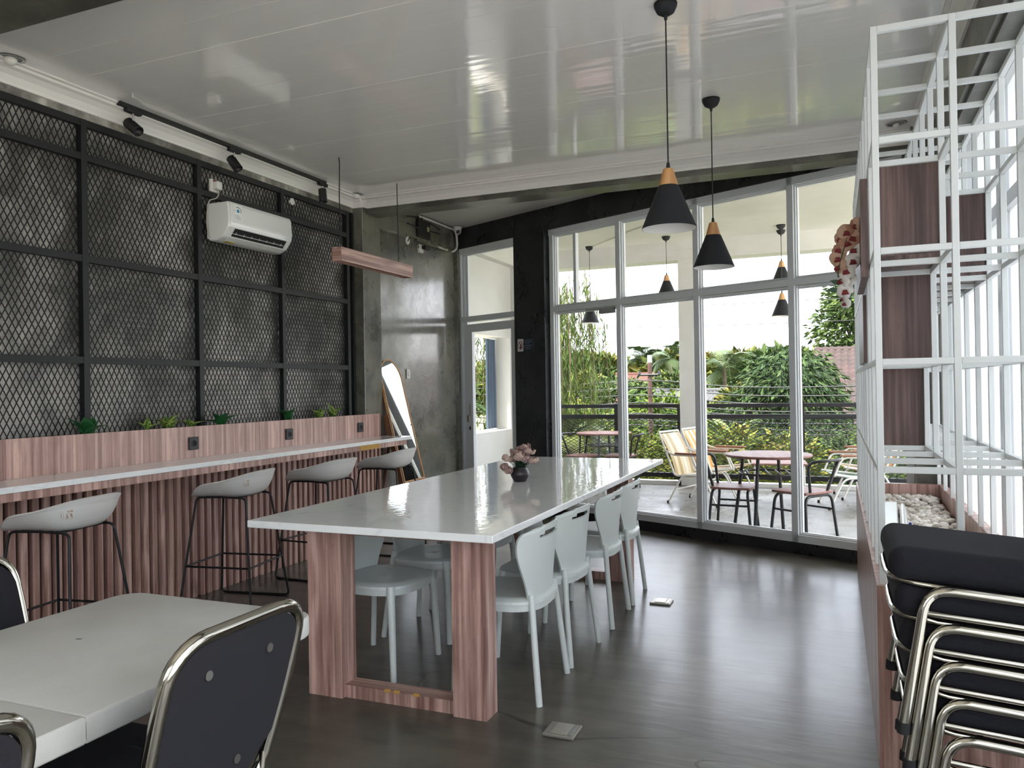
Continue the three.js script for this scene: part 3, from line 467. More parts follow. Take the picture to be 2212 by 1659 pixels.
// ---------- standing mirror ----------
{
  const g = thing('standing_mirror', 'arched full-length mirror on a wooden easel leaning in the alcove', 'mirror', [-3.76, 0.0, -6.6], 0.0);
  const sh = (w, h, o) => { const s = new THREE.Shape(); s.moveTo(-w, o); s.lineTo(w, o); s.lineTo(w, h - w); s.absarc(0, h - w, w, 0, Math.PI, false); s.lineTo(-w, o); return s; };
  const lean = (geo) => { geo.rotateY(Math.PI / 2); geo.rotateZ(13.5 * RAD); geo.translate(0, 0.47, 0); geo.rotateY(0.03); return geo; };
  part(g, 'board', lean(new THREE.ExtrudeGeometry(sh(0.2, 1.19, 0), { depth: 0.016, bevelEnabled: false, curveSegments: 24 })), oakDark);
  part(g, 'frame', lean((() => { const s = sh(0.204, 1.194, -0.004); s.holes.push(sh(0.192, 1.182, 0.008)); const e = new THREE.ExtrudeGeometry(s, { depth: 0.024, bevelEnabled: false, curveSegments: 24 }); return e; })()), oak);
  const face = new THREE.ShapeGeometry(sh(0.192, 1.182, 0.008), 24); face.translate(0, 0, 0.0175); part(g, 'mirror_glass', lean(face), mirrorGlass);
  const plank = (zz) => { const s = new THREE.Shape(); s.moveTo(-0.025, -0.48); s.lineTo(0.025, -0.48); s.lineTo(0.025, 0.62); s.absarc(0, 0.62, 0.025, 0, Math.PI, false); const e = new THREE.ExtrudeGeometry(s, { depth: 0.02, bevelEnabled: false }); e.translate(0, 0, -0.01); e.rotateZ(0.235); e.translate(zz > 0 ? 0.0 : -0.05, 0.48, zz); return metreUV(e, 'y'); };
  part(g, 'leg', plank(0.225), oakDark); part(g, 'leg', plank(-0.214), oak);
  part(g, 'ledge', span(-0.01, 0.09, 0.44, 0.465, -0.27, 0.2, 'z'), oak); part(g, 'brace', span(-0.2, -0.18, 0.3, 0.34, -0.215, 0.215, 'z'), oakDark);
  part(g, 'rear_leg', [sweep([V(-0.12, 1.0, 0.17), V(-0.3, 0, 0.19)], 0.014, 6), sweep([V(-0.12, 1.0, -0.17), V(-0.3, 0, -0.19)], 0.014, 6)], oakDark);
}
{ const g = thing('leaning_board', 'tall wooden board with a black top standing behind the mirror', 'board', [-4.06, 0, -6.43]); part(g, 'panel', span(0, 0.025, 0, 1.5, -0.16, 0.03), woodB); part(g, 'cap', span(-0.005, 0.03, 1.5, 1.56, -0.17, 0.04), black); part(g, 'edge', span(0.0, 0.03, 0, 1.52, 0.03, 0.045), black); }
{ const g = thing('wall_switch', 'white switch on the alcove wall beside the mirror top', 'switch', [-4.1, 1.5, -7.12]); part(g, 'plate', rspan(0, 0.012, -0.05, 0.05, -0.035, 0.035, 0.004), plastic); part(g, 'rocker', rspan(0.01, 0.018, -0.02, 0.02, -0.015, 0.015, 0.003), plastic); }
// signs on the dark column
{
  const tang = V(Math.cos(24.495 * RAD), 0, Math.sin(24.495 * RAD)), nrm = V(-Math.sin(24.495 * RAD), 0, Math.cos(24.495 * RAD));
  const at = (s, d) => V(0.116, 0, -6.41).addScaledVector(tang, -s).addScaledVector(nrm, d);
  const cvA = document.createElement('canvas'); cvA.width = 96; cvA.height = 144; let c = cvA.getContext('2d'); c.fillStyle = '#cfcac8'; c.fillRect(0, 0, 96, 144); c.fillStyle = '#241a1c'; c.beginPath(); c.arc(50, 96, 16, 0, 7); c.fill(); c.beginPath(); c.moveTo(46, 92); c.lineTo(52, 52); c.lineTo(64, 48); c.lineTo(66, 92); c.fill(); c.strokeStyle = '#8e2b35'; c.lineWidth = 8; c.beginPath(); c.ellipse(48, 74, 35, 46, 0, 0, 7); c.stroke(); c.beginPath(); c.moveTo(26, 40); c.lineTo(70, 108); c.stroke();
  const cvB = document.createElement('canvas'); cvB.width = 160; cvB.height = 144; c = cvB.getContext('2d'); c.fillStyle = '#0b1a2c'; c.fillRect(0, 0, 160, 144); c.strokeStyle = '#8d9aa6'; c.lineWidth = 6; for (const [x0, x1, y, dash] of [[12, 140, 20, [34, 6, 50, 4]], [4, 148, 42, [52, 5, 24, 4]], [42, 104, 62, [26, 5]], [8, 144, 80, [44, 5, 70, 4]], [12, 138, 100, [28, 4, 62, 5]], [26, 126, 120, [58, 5, 24, 4]]]) { c.setLineDash(dash); c.beginPath(); c.moveTo(x0, y); c.lineTo(x1, y - 3); c.stroke(); }
  for (const [cv, s, w, name, label] of [[cvA, 3.478, 0.088, 'prohibition_sign', 'small white sign with a red crossed-out circle on the dark column'], [cvB, 3.36, 0.145, 'notice_sign', 'dark blue notice with lines of pale text on the dark column']]) {
    const t = new THREE.CanvasTexture(cv); t.colorSpace = THREE.SRGBColorSpace; const g = new THREE.BoxGeometry(w, 0.132, 0.003); const plain = S({ color: 0x777777 });
    const p = at(s, 0.102), m = single(name, label, 'sign', g, [plain, plain, plain, plain, S({ map: t, roughness: 0.4 }), plain]); m.position.set(p.x, 1.79, p.z); m.rotation.y = -24.495 * RAD;
  }
}

// ---------- long table ----------
{
  const g = thing('long_table', 'long white stone-topped table on wood laminate frame legs', 'table', [0, 0, 0]);
  part(g, 'table_top', rspan(-2.412, -1.228, 0.748, 0.78, -2.76, -5.985, 0.004, 'z', 2), quartz);
  const frame = (z0, z1, name) => {
    part(g, 'leg', span(-2.19, -2.015, 0, 0.748, z0, z1), wood); part(g, 'leg', span(-1.475, -1.325, 0, 0.748, z0, z1), woodB);
    part(g, 'top_rail', span(-2.015, -1.475, 0.715, 0.748, z0 - 0.01, z1, 'x'), woodDark); const b = part(g, 'foot_rail', span(-2.015, -1.475, 0, 0.055, z0 - 0.02, z1 - 0.0, 'y'), woodB);
    if (z0 > -4) for (const x of [-1.8, -1.755, -1.66]) { const c = new THREE.CylinderGeometry(0.02, 0.02, 0.003, 5); c.scale(1, 1, 0.5); part(b, 'chipped_edge', place(c, x, 0.0545, z0 - 0.022, 0, 0.6), rawBoard, 'chip showing bare yellow board'); }
  };
  frame(-2.89, -3.0); frame(-5.27, -5.4);
  part(g, 'under_rail', span(-1.72, -1.68, 0.72, 0.748, -3.0, -5.27, 'z'), woodDark);
}
// ---------- white moulded chairs (front is +z) ----------
function makeChair() {
  const g = thing('moulded_chair', '', 'chair', [0, 0, 0], 0, 'white moulded chairs round the long table');
  const out = (k, a) => { const c = Math.cos(a), s = Math.sin(a), e = 0.62; return [Math.sign(c) * Math.pow(Math.abs(c), e) * (0.212 - 0.02 * s - (s < 0 ? 0.028 : 0) * s * -1) * k, 0.012 + Math.sign(s) * Math.pow(Math.abs(s), e) * 0.212 * k]; };
  part(g, 'seat', sheet((u, v) => { const k = Math.max(0.02, v), [x, z] = out(k, -u * Math.PI * 2); return V(x, 0.437 - 0.012 * (1 - k * k) - 0.016 * smooth(0.86, 1, k), z); }, 40, 9, 0.012), plasticWhite);
  part(g, 'skirt', sheet((u, v) => { const [x, z] = out(0.965 - v * 0.015, -u * Math.PI * 2); return V(x, 0.425 - v * 0.04, z); }, 40, 2, 0.008), plasticWhite);
  const hw = (v) => { const top = Math.sqrt(Math.max(0, 1 - Math.pow(clamp((v - 0.86) / 0.14), 2.6))), bot = Math.sqrt(1 - Math.pow(1 - clamp(v / 0.16), 2)); return (lerp(0.16, 0.248, smooth(0.05, 0.85, v)) * lerp(0.30, 1, bot)) * lerp(0.72, 1, top); };
  const bz = (y) => -0.176 - 0.035 * Math.pow(clamp((y - 0.39) / 0.35), 1.35);
  const back = (u, v) => { const w = hw(v), y = 0.385 + 0.35 * v + 0.012 * (1 - 4 * (u - 0.5) * (u - 0.5)) * smooth(0.85, 1, v), x = (u - 0.5) * 2 * w; return V(x, y, bz(y) + 0.075 * Math.pow(x / 0.25, 2)); };
  const nu = 28, nv = 34; part(g, 'backrest', sheet((u, v) => back(1 - u, v), nu, nv, 0.011, (i, j) => { const a = (i + 0.5 - nu / 2) / (nu * 0.24), b = (j + 0.5 - nv * 0.905) / (nv * 0.034); return a * a + b * b < 1; }), plasticWhite);
  const leg = (pts, r0, r1) => sweep(new THREE.CatmullRomCurve3(pts).getPoints(10), (t) => lerp(r0, r1, t), 10);
  for (const s of [-1, 1]) {
    part(g, 'leg', leg([V(s * 0.172, 0.425, 0.16), V(s * 0.188, 0.36, 0.172), V(s * 0.197, 0.18, 0.182), V(s * 0.205, 0, 0.19)], 0.021, 0.0145), plasticWhite);
    part(g, 'leg', leg([V(s * 0.158, 0.455, -0.16), V(s * 0.164, 0.41, -0.165), V(s * 0.182, 0.25, -0.18), V(s * 0.205, 0, -0.205)], 0.014, 0.0145), plasticWhite);
  }
  return g;
}
{
  const c0 = makeChair(), ord = ['fourth', 'third', 'second', 'first'];
  const right = [[-1.39, -3.305, 0.03], [-1.39, -3.8, -0.05], [-1.375, -4.43, 0.02], [-1.385, -4.93, 0.04]], left = [[-2.085, -3.345, -0.04], [-2.1, -3.9, 0.03], [-2.1, -4.45, 0], [-2.1, -4.98, 0]];
  right.forEach(([x, z, t], i) => { const l = `white moulded chair on the open side of the long table, ${ord[i]} from the glass`; if (!i) { c0.position.set(x, 0, z); c0.rotation.y = -Math.PI / 2 + t; c0.userData.label = l; } else copy(c0, [x, 0, z], -Math.PI / 2 + t, l); });
  left.forEach(([x, z, t], i) => copy(c0, [x, 0, z], Math.PI / 2 + t, `white moulded chair on the bar side of the long table, ${ord[i]} from the glass`));
}
// ---------- flowers on the long table ----------
{
  const g = thing('flower_pot', 'dusty pink artificial flowers in a small dark round pot on the long table', 'flower pot', [-1.768, 0.78, -4.395]);
  part(g, 'pot', lathe([[0, 0], [0.034, 0], [0.04, 0.006], [0.056, 0.035], [0.058, 0.05], [0.052, 0.068], [0.043, 0.078], [0.045, 0.086], [0.04, 0.086], [0.037, 0.076], [0, 0.07]], 28), P({ color: 0x2a242c, roughness: 0.32 }));
  const pet = [S({ color: 0xb99d94, roughness: 0.8 }), S({ color: 0xc7aea0, roughness: 0.8 }), S({ color: 0xa98c8a, roughness: 0.8 })], r = rng(55), darkLeaf = S({ color: 0x163a24, roughness: 0.6 });
  const petal = sheet((u, v) => { const w = 0.034 * Math.pow(Math.sin(Math.PI * (0.12 + v * 0.8)), 0.8) * (u - 0.5) * 2 * 0.8; return V(w, v * 0.042, 0.012 * Math.sin(v * 3) - 0.5 * (u - 0.5) * (u - 0.5) * 0.05 + 0.003 * Math.sin(u * 9 + v * 7)); }, 5, 6, 0.001);
  const heads = [[-0.07, 0.13, 0.03], [-0.035, 0.165, -0.01], [0.0, 0.155, 0.04], [0.03, 0.195, -0.02], [0.07, 0.175, 0.02], [0.055, 0.135, 0.04], [-0.075, 0.075, 0.055], [-0.045, 0.06, 0.07], [0.02, 0.14, 0.055], [0.07, 0.12, -0.02], [-0.01, 0.185, -0.05], [-0.06, 0.12, -0.04]];
  for (const [x, y, z] of heads) {
    const stem = part(g, 'stem', sweep([V(x * 0.2, 0.07, z * 0.2), V(x * 0.6, 0.07 + (y - 0.07) * 0.6, z * 0.6), V(x, y, z)], 0.002, 5), darkLeaf);
    for (let k = 0; k < 6; k++) { const m = part(stem, 'petal', petal, pet[Math.floor(r() * 3)]); m.position.set(x, y - 0.008, z); m.rotation.set(0, k / 6 * 6.28 + r(), 0, 'YXZ'); m.rotateX(0.3 + r() * 0.9 - (y < 0.1 ? 0.9 : 0)); m.scale.setScalar(0.85 + r() * 0.35); }
  }
  const lf = leafGeo(0.075, 0.03, 0.4); for (let k = 0; k < 18; k++) { const m = part(g, 'leaf', lf, darkLeaf); m.position.set((r() - 0.5) * 0.03, 0.068, (r() - 0.5) * 0.03); m.rotation.set(0, r() * 6.28, 0); m.rotateX(-0.2 - r() * 0.75); m.scale.setScalar(0.7 + r() * 0.6); }
}
// ---------- bar stools (front is +z, low back at -z) ----------
function makeStool() {
  const g = thing('bar_stool', '', 'bar stool', [0, 0, 0], 0, 'white shell bar stools along the counter');
  const rim = (a) => { const c = Math.cos(a), s = Math.sin(a); return [Math.sign(c) * Math.pow(Math.abs(c), 0.72) * 0.215, Math.sign(s) * Math.pow(Math.abs(s), 0.72) * 0.205, 0.787 - 0.066 * s + 0.006 * Math.abs(c)]; };
  part(g, 'seat', sheet((u, v) => { const a = -u * Math.PI * 2, [x, z, y] = rim(a), k = Math.max(0.02, v), lift = Math.pow(k, lerp(2.3, 4.2, smooth(0, 1, -Math.sin(a)))), down = 0.034 * smooth(0.88, 1, k) * smooth(0.2, 0.9, Math.sin(a)); return V(x * Math.pow(k, 0.8), lerp(0.71, y, lift) - down, z * Math.pow(k, 0.8)); }, 44, 12, 0.011), stoolShell);
  const under = (u, v) => { const a = -u * Math.PI * 2, [x, z, y] = rim(a), k = Math.max(0.02, v); return V(x * Math.pow(k, 0.66), lerp(0.693, y - 0.004 - 0.03 * smooth(0.2, 0.9, Math.sin(a)), Math.pow(k, lerp(2.6, 4.8, smooth(0, 1, -Math.sin(a))))), z * Math.pow(k, 0.66)); };
  part(g, 'underside', sheet(under, 44, 10, 0.003), stoolShell);
  const r = 0.0065, side = (s) => { const x0 = s * 0.13, x1 = s * 0.205; return pipe([V(x0, 0.695, 0), V(x0, 0.69, 0.155), V(x1, 0.0065, 0.225), V(x1, 0.0065, -0.225), V(x0, 0.69, -0.155), V(x0, 0.695, 0)], r, 0.03, 8); };
  part(g, 'side_frame', side(1), blackMetal); part(g, 'side_frame', side(-1), blackMetal);
  const t = (0.69 - 0.27) / 0.69, fx = lerp(0.13, 0.205, t), fz = lerp(0.155, 0.225, t);
  const foot = [V(-fx, 0.27, fz), V(fx, 0.27, fz), V(fx, 0.27, -fz), V(-fx, 0.27, -fz)];
  part(g, 'footrest', [sweep([foot[0], foot[1]], r, 8), sweep([foot[1], foot[2]], r, 8), sweep([foot[3], foot[2]], r, 8), sweep([foot[0], foot[3]], r, 8)], blackMetal);
  for (const z of [0.1, -0.1]) part(g, 'cross_bar', sweep([V(-0.13, 0.692, z), V(0.13, 0.692, z)], r, 8), blackMetal);
  g.scale.set(1.12, 1, 1.1);
  part(g, 'glide', [[0.205, 0.17], [0.205, -0.17], [-0.205, 0.17], [-0.205, -0.17]].map(([x, z]) => B(0.014, 0.006, 0.03, x, 0.003, z)), rubber);
  return g;
}
{
  const s0 = makeStool(), spots = [[-3.55, -2.75, 0.16, 'white shell bar stool beside the folding table, with a worn brown mark'], [-3.56, -3.96, 0.17, 'white shell bar stool with a brown scuff, second from the folding table'], [-3.50, -4.80, -0.04, 'white shell bar stool below the middle socket'], [-3.5, -5.7, 0.05, 'white shell bar stool at the counter end by the mirror']];
  const stoolsMade = []; spots.forEach(([x, z, t, l], i) => { if (!i) { s0.position.set(x, 0, z); s0.rotation.y = -Math.PI / 2 + t; s0.userData.label = l; stoolsMade.push(s0); } else stoolsMade.push(copy(s0, [x, 0, z], -Math.PI / 2 + t, l)); });
  const scuff = S({ map: tex(128, 64, (u, v) => { const e = smooth(0, 0.15, u) * smooth(1, 0.85, u) * smooth(0, 0.2, v) * smooth(1, 0.8, v), t = smooth(0.5, 0.6, fbm(u, v, 12, 5, 3, 951)) * e; return mixc(rgb(214, 213, 208), rgb(150, 118, 92), t * 0.9); }), roughness: 0.6 });
  [[0, 0.115, 0.165], [1, 0.13, 0.165]].forEach(([i, u0, u1]) => part(stoolsMade[i], 'scuff', sheet((u, v) => { const a = -lerp(u0, u1, 1 - u) * Math.PI * 2, s = Math.sin(a), c = Math.cos(a), k = lerp(0.84, 0.95, v), ex = lerp(2.6, 4.8, smooth(0, 1, -s)), x = Math.sign(c) * Math.pow(Math.abs(c), 0.72) * 0.215, z = Math.sign(s) * Math.pow(Math.abs(s), 0.72) * 0.205, y = 0.787 - 0.066 * s + 0.006 * Math.abs(c); const p = V(x * Math.pow(k, 0.66), lerp(0.693, y - 0.004, Math.pow(k, ex)), z * Math.pow(k, 0.66)); return p.add(V(c, -0.4, s).setLength(0.0035)); }, 10, 6, 0.0006), scuff, 'worn brown mark'));
}
// ---------- floor boxes ----------
for (const [x, z, label] of [[-1.008, -2.907, 'steel floor socket plate beside the chair closest to the folding table'], [-1.02, -4.85, 'steel floor socket plate towards the glass front']]) {
  const g = thing('floor_socket', label, 'floor socket', [x, 0, z]);
  part(g, 'plate', rspan(-0.063, 0.063, 0, 0.012, -0.06, 0.06, 0.003), S({ color: 0xa9a49a, roughness: 0.38, metalness: 0.7 })); part(g, 'lid', rspan(-0.035, 0.03, 0.012, 0.015, -0.05, 0.045, 0.0014), S({ color: 0xbdb8ae, roughness: 0.35, metalness: 0.7 })); part(g, 'latch', rspan(0.035, 0.05, 0.012, 0.014, -0.045, 0.045, 0.0008), steel);
}
// ---------- pendant lamps ----------
const pendantMats = [S({ color: 0x1b1d22, roughness: 0.75 }), oak, S({ color: 0xe6e6e4, roughness: 0.6 })];
function makePendant(label, pos, drop, group) {
  const g = thing('pendant_lamp', label, 'pendant lamp', pos, 0, group), y = -drop;   // origin on the ceiling; drop = ceiling to shade rim
  part(g, 'canopy', lathe([[0, -0.055], [0.02, -0.053], [0.04, -0.04], [0.052, -0.015], [0.054, 0], [0, 0]], 28), pendantMats[0]);
  part(g, 'cord', cyl(0.0035, 0.0035, drop - 0.28 - 0.05, 0, -(0.05 + (drop - 0.28 - 0.05) / 2), 0, 8), black);
  part(g, 'cord_grip', [cyl(0.007, 0.01, 0.03, 0, y + 0.288, 0, 10), cyl(0.01, 0.007, 0.025, 0, -0.062, 0, 10)], black);
  const cap = lathe([[0, 0.275], [0.021, 0.275], [0.024, 0.272], [0.046, 0.195], [0, 0.195]], 10); cap.translate(0, y, 0); part(g, 'wood_cap', metreUV(cap, 'y'), oak);
  const sh = lathe([[0.046, 0.196], [0.125, 0.001], [0.125, 0], [0.1235, 0]], 40); sh.translate(0, y, 0); part(g, 'shade', sh, pendantMats[0]);
  const inn = lathe([[0.1235, 0.0], [0.0445, 0.194], [0, 0.194]], 40); inn.translate(0, y, 0); part(g, 'shade_lining', inn, pendantMats[2], 'white inside of the shade');
  const b = new THREE.SphereGeometry(0.03, 16, 12); b.translate(0, y + 0.11, 0); part(g, 'bulb', b, pendantMats[2]);
  return g;
}
makePendant('black cone pendant lamp with wooden cap, the one farther from the glass front', [-0.697, 3.1, -3.617], 1.035);
makePendant('black cone pendant lamp with wooden cap, hanging closer to the glass front', [-0.683, 3.1, -4.943], 1.035);
makePendant('small cone pendant over the terrace by the weeping tree', [-3.09, 3.25, -10.35], 1.045);
makePendant('small cone pendant over the terrace beside the white column', [-1.99, 3.25, -10.1], 0.77);
makePendant('small cone pendant over the terrace, the upper of two in line', [-0.605, 3.25, -10.35], 0.66);
makePendant('small cone pendant over the terrace, the lower of two in line', [-0.585, 3.25, -10.0], 1.1);

// ---------- pebble planter with white lattice shelf ----------
{
  const g = thing('pebble_planter', 'low wood laminate planter trough filled with white pebbles', 'planter', [0, 0, 0]);
  const x0 = 0.118, x1 = 0.668, z0 = -2.965, z1 = -5.985, t = 0.042, h = 0.65;
  part(g, 'side_panel', span(x0, x0 + t, 0, h, z0, z1), wood); part(g, 'side_panel', span(x1 - t, x1, 0, h, z0, z1), wood);
  part(g, 'end_panel', span(x0 + t, x1 - t, 0, h, z0, z0 - t), woodB); part(g, 'end_panel', span(x0 + t, x1 - t, 0, h, z1 + t, z1), woodB);
  part(g, 'base', span(x0 + t, x1 - t, 0.0, 0.5, z0 - t, z1 + t), S({ color: 0x6d675d, roughness: 1 }));
}
{
  const r = rng(4242), shapes = [], mats = [0xf0eae0, 0xe6dfd4, 0xdad1c5, 0xf6f2ea, 0xc6bdb0].map((c) => S({ color: c, roughness: 0.7 }));
  for (let k = 0; k < 5; k++) { const s = new THREE.IcosahedronGeometry(1, 1), p = s.attributes.position; for (let i = 0; i < p.count; i++) { const v = V(p.getX(i), p.getY(i), p.getZ(i)); const f = 1 + 0.16 * Math.sin(v.x * 3 + k * 2) * Math.cos(v.z * 2.4 + k); p.setXYZ(i, v.x * f, v.y * f * 0.62, v.z * f * 0.8); } s.computeVertexNormals(); shapes.push(toCreasedNormals(s, 3)); }
  const list = [];
  for (let n = 0; n < 2600; n++) { const x = lerp(0.185, 0.6, r()), z = lerp(-3.03, -5.92, r()), top = n > 1300, y = 0.512 + (top ? 0.03 : 0.008) + r() * 0.018 + 0.02 * smooth(-5.2, -5.9, z); list.push({ x, y, z, s: (0.013 + r() * 0.011) * (z < -5 ? 1.05 : 1), a: r() * 6.28, b: (r() - 0.5) * 0.9, k: Math.floor(r() * 5), m: Math.floor(r() * 5), top }); }
  const seen = list.filter((p) => p.top && p.z < -3.25 && p.x > 0.2), single300 = seen.sort((p, q) => q.z - p.z).filter((p, i) => i % Math.ceil(seen.length / 300) === 0).slice(0, 300), has = new Set(single300);
  const q = new THREE.Quaternion(), e = new THREE.Euler();
  for (const p of single300) { const m = single('pebble', 'smooth pale pebble lying in the planter trough below the white shelf', 'pebble', shapes[p.k], mats[p.m], 'pebbles in the planter trough'); m.position.set(p.x, p.y, p.z); m.rotation.set(p.b, p.a, p.b * 0.6); m.scale.setScalar(p.s); }
  const rest = list.filter((p) => !has.has(p)), bed = new THREE.Group(); bed.name = 'pebble_bed'; bed.userData = { kind: 'stuff', label: 'bed of small white pebbles filling the planter trough', category: 'pebbles' }; scene.add(bed);
  for (let k = 0; k < 5; k++) { const mine = rest.filter((p) => p.k === k), im = new THREE.InstancedMesh(shapes[k], S({ color: 0xffffff, roughness: 0.7 }), mine.length); im.name = 'pebble_layer'; im.userData = { kind: 'stuff' }; mine.forEach((p, i) => { im.setMatrixAt(i, new THREE.Matrix4().compose(V(p.x, p.y, p.z), q.setFromEuler(e.set(p.b, p.a, p.b * 0.6)), V(p.s, p.s, p.s))); im.setColorAt(i, mats[p.m].color); }); bed.add(im); }
}
{
  const g = thing('lattice_shelf', 'tall white square-tube lattice shelf with wooden panels standing on the planter', 'shelf', [0, 0, 0]);
  const X = [0.138, 0.376, 0.628], Y = [1.045, 1.415, 1.797, 2.178, 2.56], Z = [], t = 0.011; for (let k = 0; k < 10; k++) Z.push(-2.99 - k * 0.33);
  X.forEach((x, i) => Z.forEach((z, k) => part(g, 'post', rspan(x - t, x + t, i === 1 && k > 0 ? Y[0] : 0.65, Y[4] + t, z - t, z + t, 0.002), shelfWhite)));
  for (const y of Y) {
    for (const x of X) for (let k = 0; k < 9; k++) part(g, 'rail', rspan(x - t, x + t, y - t, y + t, Z[k] - t, Z[k + 1] + t, 0.002), shelfWhite);
    for (const z of Z) for (let i = 0; i < 2; i++) part(g, 'cross_rail', rspan(X[i] + t, X[i + 1] - t, y - t, y + t, z - t, z + t, 0.002), shelfWhite);
  }
  const zp = (k) => Z[k] - 0.004;
  part(g, 'wood_panel', span(X[0] + t, X[1] - t, Y[2] + t, Y[3] - t, zp(1), zp(1) - 0.018), woodShelfBacklit); part(g, 'wood_panel', span(X[0] + t, X[1] - t, Y[1] + t, Y[2] - t, zp(2), zp(2) - 0.018), woodShelfBacklit);
  part(g, 'wood_panel', span(X[0] + t, X[1] - t, Y[0] + t, Y[1] - t, zp(3), zp(3) - 0.018), woodShelfBacklit); part(g, 'wood_panel', span(X[1] + t, X[2] - t, Y[2] + t, Y[3] - t, zp(3), zp(3) - 0.018), woodShelfBacklit);
  part(g, 'wood_board', span(X[0] + t, X[1] - t, Y[2] + t, Y[2] + t + 0.018, Z[1], Z[3], 'z'), woodShelfBacklit); part(g, 'wood_board', span(X[1] + t, X[2] - t, Y[2] + t, Y[2] + t + 0.018, Z[3], Z[7], 'z'), woodShelfBacklit);
  part(g, 'side_panel', span(0.097, 0.124, 1.752, 2.13, -3.32, -3.99), woodShelfBacklit);
  part(g, 'side_panel', span(0.112, 0.126, 1.43, 1.72, -3.7, -4.3), woodShelfBacklit);
}
// trailing orchid on the shelf side
{
  const g = thing('hanging_orchid', 'artificial orchid spray in peach and white hanging from the shelf side', 'flower', [0.06, 1.84, -3.5]), r = rng(71);
  const green = S({ color: 0x3d5a44, roughness: 0.6 }), peach = S({ color: 0xc2a08a, roughness: 0.75 }), peachD = S({ color: 0xac8068, roughness: 0.75 }), cream = S({ color: 0xdcd8d2, roughness: 0.75 }), red = S({ color: 0x7c2a2c, roughness: 0.7 });
  const curve = new THREE.CatmullRomCurve3([V(0.03, 0.16, 0), V(0.005, 0.13, 0.01), V(-0.025, 0.04, 0.02), V(-0.045, -0.06, 0.02), V(-0.03, -0.05, 0.0)]); part(g, 'stem', sweep(curve.getPoints(20), 0.0025, 6), green);
  const curve2 = new THREE.CatmullRomCurve3([V(0.03, 0.02, 0), V(0.015, -0.04, 0), V(0.01, -0.12, 0.01), V(-0.02, -0.19, 0.01), V(-0.035, -0.215, 0.01)]); part(g, 'stem', sweep(curve2.getPoints(20), 0.0025, 6), green);
  const petal = sheet((u, v) => { const w = 0.03 * Math.pow(Math.sin(Math.PI * (0.1 + v * 0.84)), 0.6) * (u - 0.5) * 2; return V(w, v * 0.046, 0.012 * Math.sin(v * 2.6) - (u - 0.5) * (u - 0.5) * 0.02); }, 5, 6, 0.001);
  const lip = sheet((u, v) => V(0.016 * (u - 0.5) * (1 + v), 0.004 - v * 0.022, 0.014 * Math.sin(v * 3)), 4, 5, 0.0015);
  const flowers = [[0.02, 0.145, 0.01, 1], [-0.012, 0.12, 0.02, 1], [0.015, 0.095, 0.015, 1], [-0.035, 0.1, 0.0, 1], [-0.01, 0.075, 0.02, 1], [-0.04, 0.05, 0.015, 1], [-0.045, 0.015, 0.02, 1], [0.02, 0.045, 0.02, 0], [-0.045, -0.02, 0.02, 1], [0.01, 0.0, 0.025, 0], [-0.015, -0.04, 0.025, 0], [-0.035, -0.075, 0.02, 0], [-0.01, -0.075, 0.01, 0], [-0.02, -0.12, 0.02, 0], [-0.03, -0.15, 0.01, 0], [-0.022, -0.17, 0.015, 0]];
  for (const [x, y, z, p] of flowers) {
    const c = part(g, 'flower_lip', lip, red); c.position.set(x, y, z); c.rotation.set((r() - 0.5) * 0.8, r() * 1.4 - 1.0, (r() - 0.5) * 0.8); c.scale.setScalar(y < -0.14 ? 0.6 : 0.9);
    for (let k = 0; k < 5; k++) { const m = part(c, 'petal', petal, p ? (r() > 0.5 ? peach : peachD) : cream); m.rotation.set(0, 0, k / 5 * 6.28 + 0.2); m.rotateX(-0.25 - r() * 0.4); m.position.z = -0.004; m.scale.set(0.85, 0.85, 0.85); }
  }
  for (const [x, y, a] of [[-0.055, -0.09, 1.2], [-0.065, -0.115, 1.5], [-0.03, -0.03, 2.6]]) { const m = part(g, 'leaf', leafGeo(0.045, 0.022, 0.3), green); m.position.set(x + 0.02, y, 0.01); m.rotation.set(0, 0.3, a); }
}
{
  const g = thing('batten_lamp', 'white tube light batten lying on the pebbles', 'lamp fixture', [0.265, 0.575, -4.75], -0.06);
  part(g, 'housing', rspan(-0.035, 0.035, 0, 0.04, -0.55, 0.45, 0.006), acWhite); const tb = cyl(0.013, 0.013, 0.96, 0, 0, 0, 14); tb.rotateX(Math.PI / 2); tb.translate(0.062, 0.022, -0.05); part(g, 'tube', tb, S({ color: 0xe9e9e6, roughness: 0.3 })); part(g, 'rail', rspan(0.045, 0.082, 0, 0.012, -0.55, 0.45, 0.003), acWhite); part(g, 'end_cap', rspan(0.085, 0.1, 0.0, 0.02, 0.06, 0.09, 0.004), S({ color: 0x26348c, roughness: 0.5 }));
}

